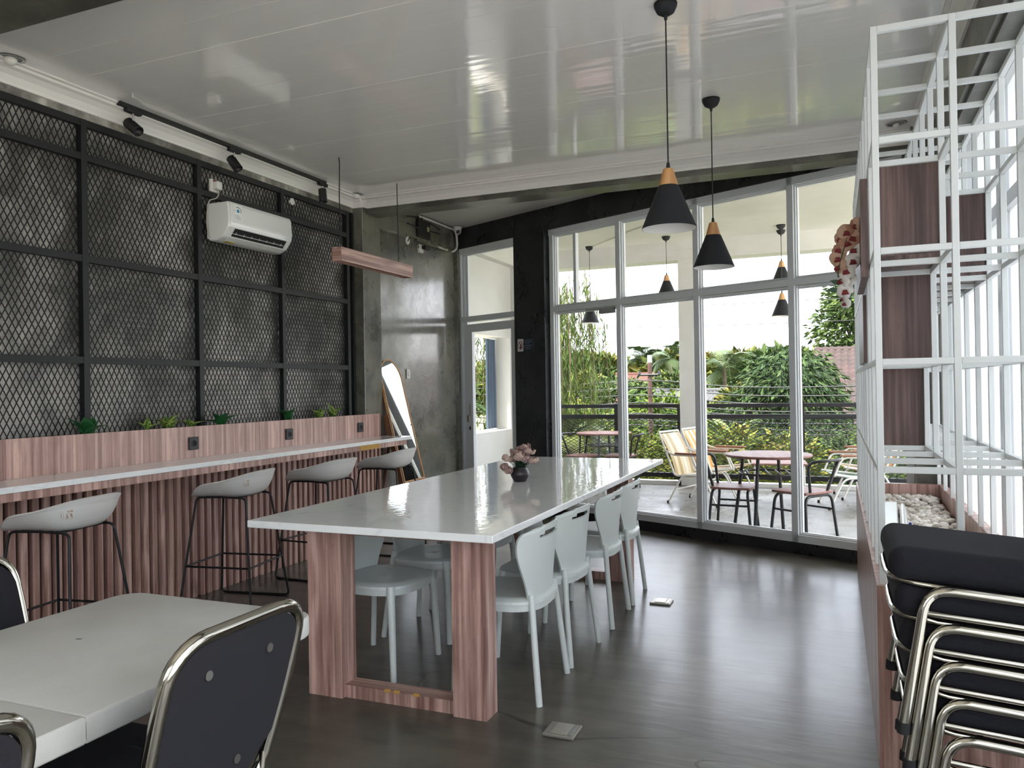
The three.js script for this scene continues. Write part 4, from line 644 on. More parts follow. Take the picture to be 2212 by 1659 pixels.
// ---------- banquet chairs (front is +z) ----------
function makeBanquet(name, group) {
  const g = thing(name, '', 'chair', [0, 0, 0], 0, group);
  const cushion = (y, k) => { const b = new RoundedBoxGeometry(0.45, 0.092, 0.48, 5, 0.04), p = b.attributes.position; for (let i = 0; i < p.count; i++) { const x = p.getX(i), z = p.getZ(i); p.setXYZ(i, x * (1 - 0.05 * smooth(0, -0.21, z)), p.getY(i) + y + (p.getY(i) > 0 ? 0.012 * (1 - Math.pow(x / 0.21, 2)) * (1 - Math.pow(z / 0.21, 2)) : 0), z + 0.035); } b.computeVertexNormals(); return metreUV(b, 'z'); };
  part(g, 'seat', cushion(0.442), navy);
  const band = []; for (let k = 0; k < 40; k++) { const a = k / 40 * Math.PI * 2, c = Math.cos(a), s = Math.sin(a), e = 0.42; band.push(V(Math.sign(c) * Math.pow(Math.abs(c), e) * 0.222, 0.395, 0.035 + Math.sign(s) * Math.pow(Math.abs(s), e) * 0.237)); }
  part(g, 'seat_trim', sweep(band, 0.0085, 6, true), chrome);
  for (const s of [-1, 1]) {
    const side = part(g, 'side_leg', pipe([V(s * 0.252, 0.015, 0.215), V(s * 0.236, 0.39, 0.18), V(s * 0.236, 0.39, -0.16), V(s * 0.252, 0.015, -0.235)], 0.0138, 0.065, 10, 8), chrome);
    part(side, 'stretcher', [sweep([V(s * 0.238, 0.325, 0.184), V(s * 0.238, 0.325, -0.176)], 0.0085, 8)], chrome); part(side, 'stretcher', sweep([V(s * 0.236, 0.31, 0.184), V(s * 0.228, 0.302, 0.15), V(s * 0.226, 0.302, -0.15)], 0.0065, 8), chrome);
    part(side, 'foot_cap', [cyl(0.016, 0.016, 0.03, s * 0.252, 0.015, 0.215, 12)], rubber); part(side, 'foot_cap', cyl(0.016, 0.016, 0.03, s * 0.252, 0.015, -0.235, 12), rubber);
  }
  part(g, 'cross_bar', sweep([V(-0.236, 0.385, 0.1), V(0.236, 0.385, 0.1)], 0.0085, 8), chrome); part(g, 'cross_bar', sweep([V(-0.236, 0.385, -0.1), V(0.236, 0.385, -0.1)], 0.0085, 8), chrome);
  const zy = (y) => -0.175 - 0.135 * clamp((y - 0.45) / 0.46), P3 = (x, y) => V(x, y, zy(y));
  const loop = []; { const c = [[-0.165, 0.5], [-0.185, 0.72], [-0.18, 0.9], [0.18, 0.9], [0.185, 0.72], [0.165, 0.5]].map(([x, y]) => P3(x, y)); const pts = [P3(0, 0.5), ...c, P3(0, 0.5)]; loop.push(...fillet(pts, [0, 0.06, 0.3, 0.085, 0.085, 0.3, 0.06, 0], 8)); loop.pop(); }
  part(g, 'back_frame', sweep(loop, 0.0138, 10, true), chrome);
  const hwb = (v) => 0.172 * (v < 0.3 ? lerp(0.42, 1, v / 0.3) : 1) * Math.sqrt(Math.max(0.02, 1 - Math.pow(clamp((v - 0.78) / 0.22), 3) * 0.55));
  const pad = (u, v) => { const y = 0.505 + v * 0.385, w = hwb(v); return V((0.5 - u) * 2 * w, y, zy(y)); };
  const back = part(g, 'back_panel', sheet(pad, 16, 20, 0.016), navy);
  part(g, 'back_cushion', sheet((u, v) => { const p = pad(u, 0.08 + v * 0.88), k = 1 - Math.pow(Math.abs(u * 2 - 1), 4), j = 1 - Math.pow(Math.abs(v * 2 - 1), 4); p.x *= 0.97; p.z += 0.012 + 0.03 * k * j; return p; }, 14, 14, 0.02), navy);
  for (const [x, y] of [[-0.085, 0.82], [0.085, 0.82], [-0.06, 0.59], [0.06, 0.59]]) { const b = cyl(0.0085, 0.0095, 0.005, 0, 0, 0, 14); b.rotateX(Math.PI / 2); part(back, 'rivet', place(b, x, y, zy(y) - 0.0095), steel); }
  for (const s of [-1, 1]) part(g, 'back_support', pipe([V(s * 0.14, 0.385, -0.12), V(s * 0.145, 0.4, -0.2), P3(s * 0.165, 0.56)], 0.0095, 0.05, 8), chrome);
  return g;
}
{
  const a = makeBanquet('banquet_chair'); a.position.set(-1.385, 0, -1.225); a.rotation.y = -Math.PI / 2; a.userData.label = 'navy banquet chair with chrome frame at the folding table, showing its riveted back';
  copy(a, [-1.385, 0, -0.605], -Math.PI / 2, 'navy banquet chair at the folding table, beside the one with the riveted back');
  copy(a, [-1.86, 0, -1.33], Math.PI / 2, 'navy banquet chair across the folding table, on the bar side');
}
{
  const s = makeBanquet('stacked_chair', 'stack of banquet chairs before the planter'), lab = ['bottom', 'second from the floor', 'middle', 'second from the top', 'topmost'];
  const put = (o, k) => { o.position.set(0.365 + 0.012 * (4 - k), 0.004 + k * 0.0975, -2.595 + 0.002 * k); o.rotation.set(0, -Math.PI / 2, 0, 'YXZ'); o.rotateX(-0.075); o.userData.label = 'navy and chrome banquet chair in the stack before the planter, ' + lab[k]; };
  put(s, 0); for (let k = 1; k < 5; k++) { const c = copy(s, [0, 0, 0], 0, ''); put(c, k); }
}
// ---------- white folding table ----------
{
  const g = thing('folding_table', 'white plastic folding table with a centre fold seam', 'table', [-1.67, 0, -1.065]);
  const half = (zc) => { const w = 0.348, l = 0.362, rr = 0.07, s = new THREE.Shape(), o = zc < 0 ? -1 : 1; s.moveTo(-w, 0); s.lineTo(w, 0); s.lineTo(w, l * 2 - rr); s.absarc(w - rr, l * 2 - rr, rr, 0, Math.PI / 2, false); s.lineTo(-w + rr, l * 2); s.absarc(-w + rr, l * 2 - rr, rr, Math.PI / 2, Math.PI, false); s.lineTo(-w, 0);
    const e = new THREE.ExtrudeGeometry(s, { depth: 0.034, bevelEnabled: true, bevelSize: 0.006, bevelThickness: 0.01, bevelSegments: 4, bevelOffset: -0.004, curveSegments: 10 }); e.rotateX(-Math.PI / 2); e.translate(0, 0.696, -0.0015); if (o > 0) e.rotateY(Math.PI); return metreUV(toCreasedNormals(e, 0.6), 'z'); };
  part(g, 'table_top', half(-1), foldTop); part(g, 'table_top', half(1), foldTop);
  for (const s of [-1, 1]) { part(g, 'leg_frame', pipe([V(-0.27, 0.0, s * 0.52), V(-0.27, 0.69, s * 0.5), V(0.27, 0.69, s * 0.5), V(0.27, 0.0, s * 0.52)], 0.0125, 0.04, 8), S({ color: 0x777a7c, roughness: 0.4, metalness: 0.5 })); }
  part(g, 'side_bar', [span(-0.3, -0.28, 0.665, 0.7, -0.66, 0.66, 'z')], S({ color: 0x777a7c, roughness: 0.4, metalness: 0.5 })); part(g, 'side_bar', [span(0.28, 0.3, 0.665, 0.7, -0.66, 0.66, 'z')], S({ color: 0x777a7c, roughness: 0.4, metalness: 0.5 }));
  part(g, 'stain', [place(new THREE.CircleGeometry(0.009, 10).scale(1, 0.35, 1), -0.08, 0.7408, -0.33, 0.4, -Math.PI / 2)], S({ color: 0x4a3a38, roughness: 0.8 })); part(g, 'stain', [place(new THREE.CircleGeometry(0.011, 10).scale(1, 0.4, 1), -0.13, 0.7408, -0.03, 0.3, -Math.PI / 2)], S({ color: 0x7a3a34, roughness: 0.8 }));
}

// ---------- terrace furniture ----------
const tubeBlack = S({ color: 0x2b2e30, roughness: 0.4, metalness: 0.3 }), teak = S({ map: woodMap(rgb(116, 76, 66), rgb(160, 116, 104), 161, 0.8), roughness: 0.5 }), armWood = S({ color: 0x8a5638, roughness: 0.5 });
function roundTable(pos, turn, label) {
  const g = thing('round_table', label, 'table', pos, turn);
  part(g, 'table_top', metreUV(lathe([[0, 0.705], [0.36, 0.705], [0.365, 0.712], [0.365, 0.722], [0.36, 0.727], [0, 0.727]], 40), 'z'), teak);
  for (let k = 0; k < 4; k++) { const a = k * Math.PI / 2 + 0.5; part(g, 'leg', sweep([V(Math.cos(a) * 0.23, 0.705, Math.sin(a) * 0.23), V(Math.cos(a) * 0.33, 0, Math.sin(a) * 0.33)], 0.015, 10), tubeBlack); }
  const ring = []; for (let k = 0; k < 24; k++) ring.push(V(Math.cos(k / 24 * 6.283) * 0.25, 0.56, Math.sin(k / 24 * 6.283) * 0.25)); part(g, 'shelf_ring', sweep(ring, 0.009, 8, true), tubeBlack);
  for (let k = -2; k <= 2; k++) { const h = Math.sqrt(0.0625 - Math.pow(k * 0.085, 2)); part(g, 'shelf_bar', sweep([V(k * 0.085, 0.56, -h), V(k * 0.085, 0.56, h)], 0.006, 6), tubeBlack); }
}
function tubeChair(pos, turn, label) {
  const g = thing('tube_chair', label, 'chair', pos, turn);
  const s = new THREE.Shape(); s.moveTo(-0.17, -0.16); s.quadraticCurveTo(0, -0.19, 0.17, -0.16); s.quadraticCurveTo(0.21, 0, 0.18, 0.17); s.quadraticCurveTo(0, 0.2, -0.18, 0.17); s.quadraticCurveTo(-0.21, 0, -0.17, -0.16);
  const e = new THREE.ExtrudeGeometry(s, { depth: 0.012, bevelEnabled: true, bevelSize: 0.004, bevelThickness: 0.004, bevelSegments: 2 }); e.rotateX(Math.PI / 2); e.translate(0, 0.444, 0); part(g, 'seat', metreUV(e, 'z'), teak);
  for (const z of [0.15, -0.15]) part(g, 'leg_hoop', pipe([V(-0.2, 0, z * 1.25), V(-0.165, 0.415, z), V(0.165, 0.415, z), V(0.2, 0, z * 1.25)], 0.0125, 0.07, 8, 6), tubeBlack);
  for (const x of [-0.17, 0.17]) part(g, 'stretcher', sweep([V(x * 1.06, 0.29, 0.165), V(x * 1.06, 0.29, -0.165)], 0.009, 6), tubeBlack);
  part(g, 'back_hoop', pipe([V(-0.1, 0.42, -0.15), V(-0.19, 0.70, -0.2), V(-0.1, 0.715, -0.3), V(0.1, 0.715, -0.3), V(0.19, 0.70, -0.2), V(0.1, 0.42, -0.15)], 0.0125, 0.09, 8, 7), tubeBlack);
}
roundTable([-0.56, 0, -7.24], 0.2, 'round wooden terrace table on black tube legs just outside the glass');
tubeChair([-0.86, 0, -7.2], 1.5, 'black tube chair with wooden seat on the left of the near terrace table');
tubeChair([-0.27, 0, -7.03], -2.2, 'black tube chair with wooden seat, its back hoop toward the side windows');
roundTable([-2.86, 0, -10.12], 0.5, 'round wooden terrace table by the railing beyond the glass door');
tubeChair([-3.08, 0, -9.9], 1.2, 'black tube chair half under the far terrace table, toward the white wall'); tubeChair([-2.6, 0, -10.0], -1.6, 'black tube chair half under the far terrace table, toward the column');
function stripes(cols, seed) { return S({ map: tex(128, 32, (u, v) => { const k = Math.floor(u * cols.length), f = u * cols.length - k, w = 0.93 + 0.07 * fbm(u, v, 60, 30, 2, seed); const c = cols[k % cols.length]; return (f < 0.05 || f > 0.95) ? [c[0] * 0.8, c[1] * 0.8, c[2] * 0.8] : [c[0] * w, c[1] * w, c[2] * w]; }), roughness: 0.5 }); }
const whiteTube = S({ color: 0xdcd9d0, roughness: 0.4 });
function lounge(pos, turn, mat, label) {
  const g = thing('strap_chair', label, 'chair', pos, turn);
  part(g, 'seat_sling', sheet((u, v) => V((u - 0.5) * 0.46, 0.36 - 0.05 * v - 0.02 * Math.sin(v * 3.14), 0.24 - v * 0.46), 12, 10, 0.006), mat); part(g, 'back_sling', sheet((u, v) => V((u - 0.5) * 0.44, 0.31 + v * 0.47, -0.22 - v * 0.2 + 0.03 * Math.sin(v * 3.14)), 12, 12, 0.006), mat);
  for (const s of [-1, 1]) {
    part(g, 'side_frame', pipe([V(s * 0.22, 0.8, -0.43), V(s * 0.24, 0.31, -0.22), V(s * 0.24, 0.37, 0.27)], 0.0115, 0.05, 8), whiteTube); part(g, 'leg', pipe([V(s * 0.26, 0.0, 0.3), V(s * 0.25, 0.33, 0.14), V(s * 0.25, 0.33, -0.12), V(s * 0.26, 0.0, -0.3)], 0.0115, 0.08, 8, 6), whiteTube);
    part(g, 'arm_tube', pipe([V(s * 0.245, 0.36, 0.24), V(s * 0.26, 0.55, 0.16), V(s * 0.26, 0.55, -0.24), V(s * 0.24, 0.6, -0.34)], 0.0105, 0.06, 8), whiteTube); part(g, 'armrest', rspan(s * 0.26 - 0.025, s * 0.26 + 0.025, 0.56, 0.58, -0.2, 0.18, 0.006), armWood);
    part(g, 'foot_cap', cyl(0.015, 0.015, 0.03, s * 0.26, 0.015, 0.3, 8), rubber); part(g, 'foot_cap', cyl(0.015, 0.015, 0.03, s * 0.26, 0.015, -0.3, 8), rubber);
  }
  part(g, 'top_bar', sweep([V(-0.22, 0.8, -0.43), V(0.22, 0.8, -0.43)], 0.0115, 8), whiteTube); part(g, 'cross_bar', sweep([V(-0.25, 0.16, -0.21), V(0.25, 0.16, -0.21)], 0.009, 8), whiteTube);
}
const cr = rgb(206, 192, 154), be = rgb(166, 142, 96), ye = rgb(200, 138, 34), wh = rgb(214, 210, 196), gr = rgb(40, 118, 88);
lounge([-1.42, 0, -9.1], 1.25, stripes([be, cr, be, cr, wh, cr, be], 3), 'terrace armchair with beige and cream strap stripes');
lounge([-1.28, 0, -9.75], 1.3, stripes([ye, cr, ye, wh, ye, cr, ye], 5), 'terrace armchair with yellow strap stripes beside the white column');
lounge([0.15, 0, -9.25], -1.35, stripes([gr, wh, gr, wh, gr, wh, gr], 7), 'terrace armchair with green and white strap stripes'); lounge([0.3, 0, -10.02], -1.4, stripes([ye, wh, ye, ye, wh, ye, ye], 9), 'terrace armchair with orange yellow straps behind the green one');
{ const g = thing('low_table', 'low white tube table between the strap armchairs', 'table', [-0.62, 0, -9.45], 0.1); part(g, 'table_top', rspan(-0.3, 0.3, 0.43, 0.45, -0.25, 0.25, 0.008), teak); for (const x of [-0.26, 0.26]) part(g, 'leg_frame', pipe([V(x, 0, 0.24), V(x, 0.42, 0.2), V(x, 0.42, -0.2), V(x, 0, -0.24)], 0.0115, 0.05, 8), whiteTube); }

// ---------- beyond the terrace ----------
struct('ground', slab([[-90, -11.5], [60, -11.5], [60, -160], [-90, -160]], -3.8, 0.3), S({ map: rep(tex(256, 256, (u, v) => mixc(rgb(70, 78, 46), rgb(106, 110, 74), fbm(u, v, 8, 8, 4, 611))), 0.05, 0.05), roughness: 1 }), 'grassy ground below the terrace', 'ground');
struct('ground_bounce_yard', slab([[-90, -11.5], [60, -11.5], [60, 90], [-90, 90]], -3.8, 0.3), S({ map: rep(concreteMap(rgb(170, 166, 156), rgb(206, 203, 194), 621, 1), 0.08, 0.08), roughness: 0.9 }), 'unseen pale paved yard added round the building to bounce light', 'ground');  // unseen pale ground added to bounce sunlight up onto the ceilings
struct('wall_lower', [span(XL - 0.2, 0.85, -3.8, -0.2, ZB + 0.2, -10.7)], whiteWall, 'white wall of the storey below', 'wall');
const leafShape = (l, w) => { const g = new THREE.BufferGeometry(); g.setAttribute('position', new THREE.Float32BufferAttribute([0, 0, 0, -w / 2, l * 0.45, 0.12 * w, w / 2, l * 0.45, 0.12 * w, 0, l, -0.1 * l, 0, l * 0.45, -0.1 * w], 3)); g.setAttribute('uv', new THREE.Float32BufferAttribute(new Float32Array(10), 2)); g.setIndex([0, 4, 1, 0, 2, 4, 1, 4, 3, 4, 2, 3]); const n = g.toNonIndexed(); n.computeVertexNormals(); return n; };
const leafMat = P({ color: 0xffffff, roughness: 0.7, specularIntensity: 0.35 });
function foliage(parent, blobs, n, l, w, cols, seed, droop = 0.5, jitter = 0.16) {
  const r = rng(seed), im = new THREE.InstancedMesh(leafShape(l, w), leafMat, n), vol = blobs.map((b) => b[3] * b[4] * b[3]), tot = vol.reduce((a, b) => a + b, 0), q = new THREE.Quaternion(), m = new THREE.Matrix4(), c = new THREE.Color();
  let i = 0;
  blobs.forEach((b, bi) => { const k = bi === blobs.length - 1 ? n - i : Math.round(n * vol[bi] / tot); for (let j = 0; j < k && i < n; j++, i++) {
    const a = r() * 6.283, z = r() * 2 - 1, s = Math.sqrt(1 - z * z), rad = Math.pow(r(), 0.33) * (0.82 + 0.25 * r()), d = V(s * Math.cos(a), z, s * Math.sin(a));
    const dir = V(d.x + (r() - 0.5), d.y * 0.6 - droop + (r() - 0.5) * 0.9, d.z + (r() - 0.5)).normalize(); q.setFromUnitVectors(V(0, 1, 0), dir); q.multiply(new THREE.Quaternion().setFromAxisAngle(V(0, 1, 0), r() * 6.28));
    const sc = 0.7 + r() * 0.6; m.compose(V(b[0] + d.x * rad * b[3], b[1] + d.y * rad * b[4], b[2] + d.z * rad * b[3]), q, V(sc, sc, sc)); im.setMatrixAt(i, m);
    const t = r(), base = cols[Math.floor(r() * cols.length)]; c.setRGB(base[0], base[1], base[2], THREE.SRGBColorSpace); c.multiplyScalar(0.45 * (1 - jitter + t * jitter * 2)); im.setColorAt(i, c);
  } });
  im.name = 'foliage'; im.userData = { kind: 'stuff' }; parent.add(im); return im;
}
const bark = S({ map: tex(64, 128, (u, v) => mixc(rgb(70, 58, 46), rgb(112, 98, 82), fbm(u, v, 12, 6, 3, 641))), roughness: 0.95 });
function tree(name, label, [x, z], blobs, n, l, w, cols, seed, droop, group, trunkR = 0.14) {
  const g = thing(name, label, 'tree', [x, -3.8, z], 0, group), r = rng(seed + 5), cy = blobs.reduce((a, b) => a + b[1], 0) / blobs.length;
  part(g, 'trunk', sweep([V(0, 0, 0), V(0.1, cy * 0.4, 0.05), V(-0.05, cy * 0.8, 0), V(0, cy, 0)], (t) => trunkR * (1 - 0.6 * t), 8), bark);
  for (const b of blobs) part(g, 'branch', sweep([V(0, cy * 0.6, 0), V(b[0] * 0.5, (cy * 0.6 + b[1]) / 2 + 0.15, b[2] * 0.5), V(b[0], b[1], b[2])], (t) => trunkR * 0.45 * (1 - 0.7 * t), 6), bark);
  foliage(g, blobs, n, l, w, cols, seed, droop); return g;
}
const Gs = { bright: [rgb(108, 134, 46), rgb(88, 118, 40), rgb(130, 150, 58), rgb(74, 104, 36)], lime: [rgb(132, 146, 50), rgb(112, 134, 46), rgb(156, 158, 66), rgb(92, 116, 38)], mango: [rgb(50, 76, 40), rgb(64, 92, 46), rgb(40, 62, 34), rgb(84, 108, 58)], olive: [rgb(112, 122, 54), rgb(126, 128, 58), rgb(92, 110, 48), rgb(134, 128, 60)], mid: [rgb(78, 102, 50), rgb(64, 90, 46), rgb(96, 118, 60)], gold: [rgb(140, 128, 56), rgb(124, 124, 56), rgb(152, 136, 62)] };
// weeping tree: hanging strands of narrow leaves
{
  const g = thing('weeping_tree', 'weeping light green tree hanging at the left end of the terrace', 'tree', [-4.7, -3.8, -12.7]), r = rng(811);
  part(g, 'trunk', sweep([V(-0.4, 0, -0.3), V(-0.3, 3, -0.2), V(-0.1, 5.5, 0), V(0.1, 7.4, 0)], (t) => 0.16 * (1 - 0.7 * t), 8), bark);
  const n = 11000, im = new THREE.InstancedMesh(leafShape(0.17, 0.022), leafMat, n), q = new THREE.Quaternion(), m = new THREE.Matrix4(), c = new THREE.Color(); let i = 0;
  while (i < n) { const a = r() * 6.28, R = Math.sqrt(r()) * 1.25, x = Math.cos(a) * R, z = Math.sin(a) * R * 0.8, top = 7.6 - R * R * 0.55 - r() * 0.9, len = 1.0 + r() * 3.0 * (R / 1.25 + 0.3);
    if (i < 11000) part(g, 'twig', sweep([V(x, top, z), V(x * 1.06, top - len * 0.5, z * 1.04), V(x * 1.08, top - len, z * 1.06)], 0.006, 4), bark);
    for (let k = 0; k < len / 0.028 && i < n; k++, i++) { const t = k * 0.028; q.setFromUnitVectors(V(0, 1, 0), V((r() - 0.5) * 1.3, -1, (r() - 0.5) * 1.3).normalize()); m.compose(V(x * (1 + 0.08 * t / len) + (r() - 0.5) * 0.12, top - t, z + (r() - 0.5) * 0.12), q, V(1, 0.8 + r() * 0.6, 1)); im.setMatrixAt(i, m); const b = [rgb(106, 134, 58), rgb(126, 150, 70), rgb(84, 112, 48)][Math.floor(r() * 3)]; c.setRGB(b[0], b[1], b[2], THREE.SRGBColorSpace).multiplyScalar(0.44); im.setColorAt(i, c); } }
  im.name = 'foliage'; im.userData = { kind: 'stuff' }; g.add(im);
}
tree('mango_tree', 'dense dark green mango tree in the middle of the garden', [-0.95, -18.9], [[0, 5.0, 0, 1.15, 0.95], [-0.8, 4.2, 0.2, 0.9, 0.9], [0.45, 4.3, 0.3, 0.85, 1.0], [0.1, 3.6, 0.7, 1.3, 1.0], [-0.4, 4.9, -0.2, 0.7, 0.7]], 15000, 0.2, 0.055, Gs.mango, 821, 0.8);
tree('mango_tree', 'lower dark green tree beside the mango tree and tile roof', [-0.3, -16.8], [[0, 3.5, 0, 1.0, 0.7], [0.8, 3.0, 0, 0.9, 0.7], [-0.6, 3.1, 0.3, 1.0, 0.9]], 8000, 0.19, 0.05, [...Gs.mango, Gs.mid[0]], 831, 0.6);
tree('tall_tree', 'tall green tree rising above the tile roof', [1.7, -33.5], [[0, 8.2, 0, 2.2, 1.3], [-1.3, 7.2, 0, 1.4, 1.0], [1.6, 7.4, 0, 1.8, 1.4], [-0.2, 6.2, 0.4, 1.8, 1.0], [2.8, 8.4, 0, 1.6, 1.2]], 11000, 0.26, 0.12, [rgb(88, 112, 54), rgb(102, 124, 62), rgb(70, 96, 48)], 841, 0.3, null, 0.2);
tree('yellow_bush', 'bright yellow green bush behind the railing mesh, left of the column', [-2.75, -13.1], [[-0.5, 3.6, 0, 1.0, 0.75], [0.5, 3.5, -0.2, 0.9, 0.75], [0.0, 2.9, 0.2, 1.2, 0.6]], 6500, 0.14, 0.06, Gs.lime, 851, 0.1, null, 0.06);
tree('yellow_bush', 'yellow green bush behind the railing mesh, right of the column', [-1.25, -13.2], [[-0.4, 3.75, 0, 0.85, 0.75], [0.5, 3.6, 0, 0.7, 0.8], [0.1, 3.0, 0.2, 1.0, 0.7]], 5500, 0.14, 0.06, [...Gs.lime, Gs.gold[0]], 861, 0.1, null, 0.06);
tree('yellow_bush', 'mid green bush behind the railing at the tile roof end', [0.35, -13.6], [[0, 3.7, 0, 0.9, 0.7], [1.0, 3.5, 0, 0.9, 0.8], [0.4, 3.0, 0.2, 1.2, 0.6]], 5500, 0.13, 0.06, [...Gs.mid, Gs.bright[1]], 871, 0.1, null, 0.06);
tree('yellow_bush', 'leafy green shrub below the weeping tree', [-4.3, -13.4], [[0, 3.6, 0, 1.1, 0.8], [-0.7, 3.9, 0.3, 0.8, 0.8], [0.8, 3.2, 0.1, 0.9, 0.7]], 5500, 0.15, 0.05, Gs.bright, 881, 0.2, null, 0.06);
const far = [[-18.8, -56, 3.4, 1], [-10.6, -56, 3.2, 0], [-16.8, -58, 3.4, 0], [-12.4, -60, 3.0, 1], [-21, -62, 3.6, 0], [-9.3, -66, 3.2, 2], [-6.4, -60, 3.2, 0], [-3.6, -56, 3.6, 1], [-1.2, -60, 3.8, 0], [1.4, -58, 3.6, 2], [-14.4, -72, 3.8, 2], [-25, -60, 4.0, 0], [5, -62, 4, 0]];
const farNames = ['olive green tree in the distant tree line', 'mid green tree in the distant tree line', 'golden yellow green tree in the distant tree line'];
far.forEach(([x, z, s, k], i) => tree('distant_tree', farNames[k], [x, z], [[0, 5.7, 0, s * 0.85, 1.7], [-s * 0.6, 4.9, 0, s * 0.65, 1.6], [s * 0.6, 5.1, 0, s * 0.65, 1.5]], 7000, 0.62, 0.34, [Gs.olive, Gs.mid, Gs.gold][k], 900 + i * 13, 0.1, 'distant tree line', 0.25));
tree('garden_tree', 'round mid green tree in front of the red roofs', [-6.7, -24.5], [[0, 4.3, 0, 1.3, 0.9], [1.1, 3.8, 0, 1.1, 0.8], [-1.0, 3.6, 0.2, 1.1, 0.8]], 6000, 0.22, 0.1, Gs.mid, 1101, 0.2);
tree('garden_tree', 'pale green tree between the pole and the column', [-3.6, -21.5], [[0, 3.9, 0, 1.0, 0.8], [0.9, 3.6, 0, 0.9, 0.8], [-0.8, 3.5, 0.2, 0.9, 0.7]], 5500, 0.2, 0.09, [...Gs.bright, Gs.mid[0]], 1111, 0.2);
tree('garden_tree', 'olive green tree right of the white column', [-2.5, -25], [[0, 4.2, 0, 1.2, 0.9], [1.2, 4.0, 0, 1.2, 0.8], [-0.9, 3.6, 0.2, 1.1, 0.8]], 6000, 0.22, 0.1, [...Gs.olive, Gs.mid[1]], 1121, 0.2);
// palms and bananas
function frond(len, w, n = 26) { const gs = [], pts = []; for (let k = 0; k <= n; k++) { const t = k / n; pts.push(V(t * len * (1 - 0.25 * t), 0.75 * len * t - 1.0 * len * t * t, 0)); } gs.push(sweep(pts, (t) => 0.02 * (1 - t) + 0.004, 4)); for (let k = 2; k <= n; k++) for (const s of [-1, 1]) { const p = pts[k], ll = w * Math.sin(Math.PI * (0.15 + 0.8 * k / n)); const g = new THREE.BufferGeometry(); g.setAttribute('position', new THREE.Float32BufferAttribute([p.x, p.y, p.z, p.x + 0.07 * w, p.y - 0.01, p.z + s * 0.01, p.x + ll * 0.45, p.y - ll * 0.35, p.z + s * ll, p.x, p.y, p.z, p.x + ll * 0.45, p.y - ll * 0.35, p.z + s * ll, p.x - 0.03 * w, p.y, p.z + s * 0.01], 3)); g.setAttribute('uv', new THREE.Float32BufferAttribute(new Float32Array(12), 2)); g.computeVertexNormals(); gs.push(g); } return M(gs); }
function palm(label, [x, z], h, len, w, n, col, seed) { const g = thing('palm_tree', label, 'tree', [x, -3.8, z]), r = rng(seed), mat = S({ color: new THREE.Color().setRGB(...col, THREE.SRGBColorSpace), roughness: 0.6 }); part(g, 'trunk', sweep([V(0, 0, 0), V(0.1, h * 0.5, 0), V(0, h, 0)], 0.1, 8), bark); const f = frond(len, w); for (let k = 0; k < n; k++) { const m = part(g, 'frond', f, mat); m.position.y = h; m.rotation.set(0, k / n * 6.28 + r(), 0); m.rotateZ((r() - 0.45) * 1.7); } }
palm('coconut palm standing before the distant tree line right of the column', [-5.25, -41], 5.9, 2.2, 0.7, 14, rgb(48, 68, 24), 1201);
palm('coconut palm in the distance left of the white column', [-9.7, -50], 6.8, 2.4, 0.8, 13, rgb(48, 68, 25), 1211);
palm('coconut palm in the far distance beside the pole', [-12.6, -55], 6.9, 2.2, 0.8, 12, rgb(46, 66, 24), 1221);
palm('leafy palm close behind the terrace wall opening', [-6.3, -11.6], 4.6, 1.3, 0.5, 16, rgb(56, 86, 28), 1231);
palm('second leafy palm lower behind the terrace wall opening', [-5.9, -10.0], 3.9, 1.1, 0.45, 16, rgb(62, 92, 30), 1241);
palm('yellowish palm crown beneath the weeping tree', [-4.0, -12.2], 4.3, 0.9, 0.35, 14, rgb(70, 82, 28), 1251);
function banana(label, [x, z], h, n, seed) { const g = thing('banana_plant', label, 'plant', [x, -3.8, z]), r = rng(seed), mat = P({ color: 0x4c6022, roughness: 0.5 }); part(g, 'stem', sweep([V(0, 0, 0), V(0.03, h, 0)], (t) => 0.09 * (1 - 0.5 * t), 8), leafLight); const lf = sheet((u, v) => V(0.28 * Math.sin(Math.PI * Math.pow(v, 0.8)) * (u - 0.5), v * 1.25 - 0.45 * v * v, 0.75 * v * v - Math.abs(u - 0.5) * 0.1), 6, 10, 0.003); for (let k = 0; k < n; k++) { const m = part(g, 'leaf', lf, mat); m.position.y = h; m.rotation.set(0, k / n * 6.28 + r(), 0); m.rotateX(r() * 0.5); } }
banana('banana plant with broad lime leaves right of the white column', [-1.9, -15.4], 3.8, 8, 1301); banana('banana plant with broad leaves below the red roofs', [-4.5, -14.3], 3.7, 8, 1311); banana('banana plant low beside the utility pole', [-2.9, -14.4], 3.3, 8, 1321);

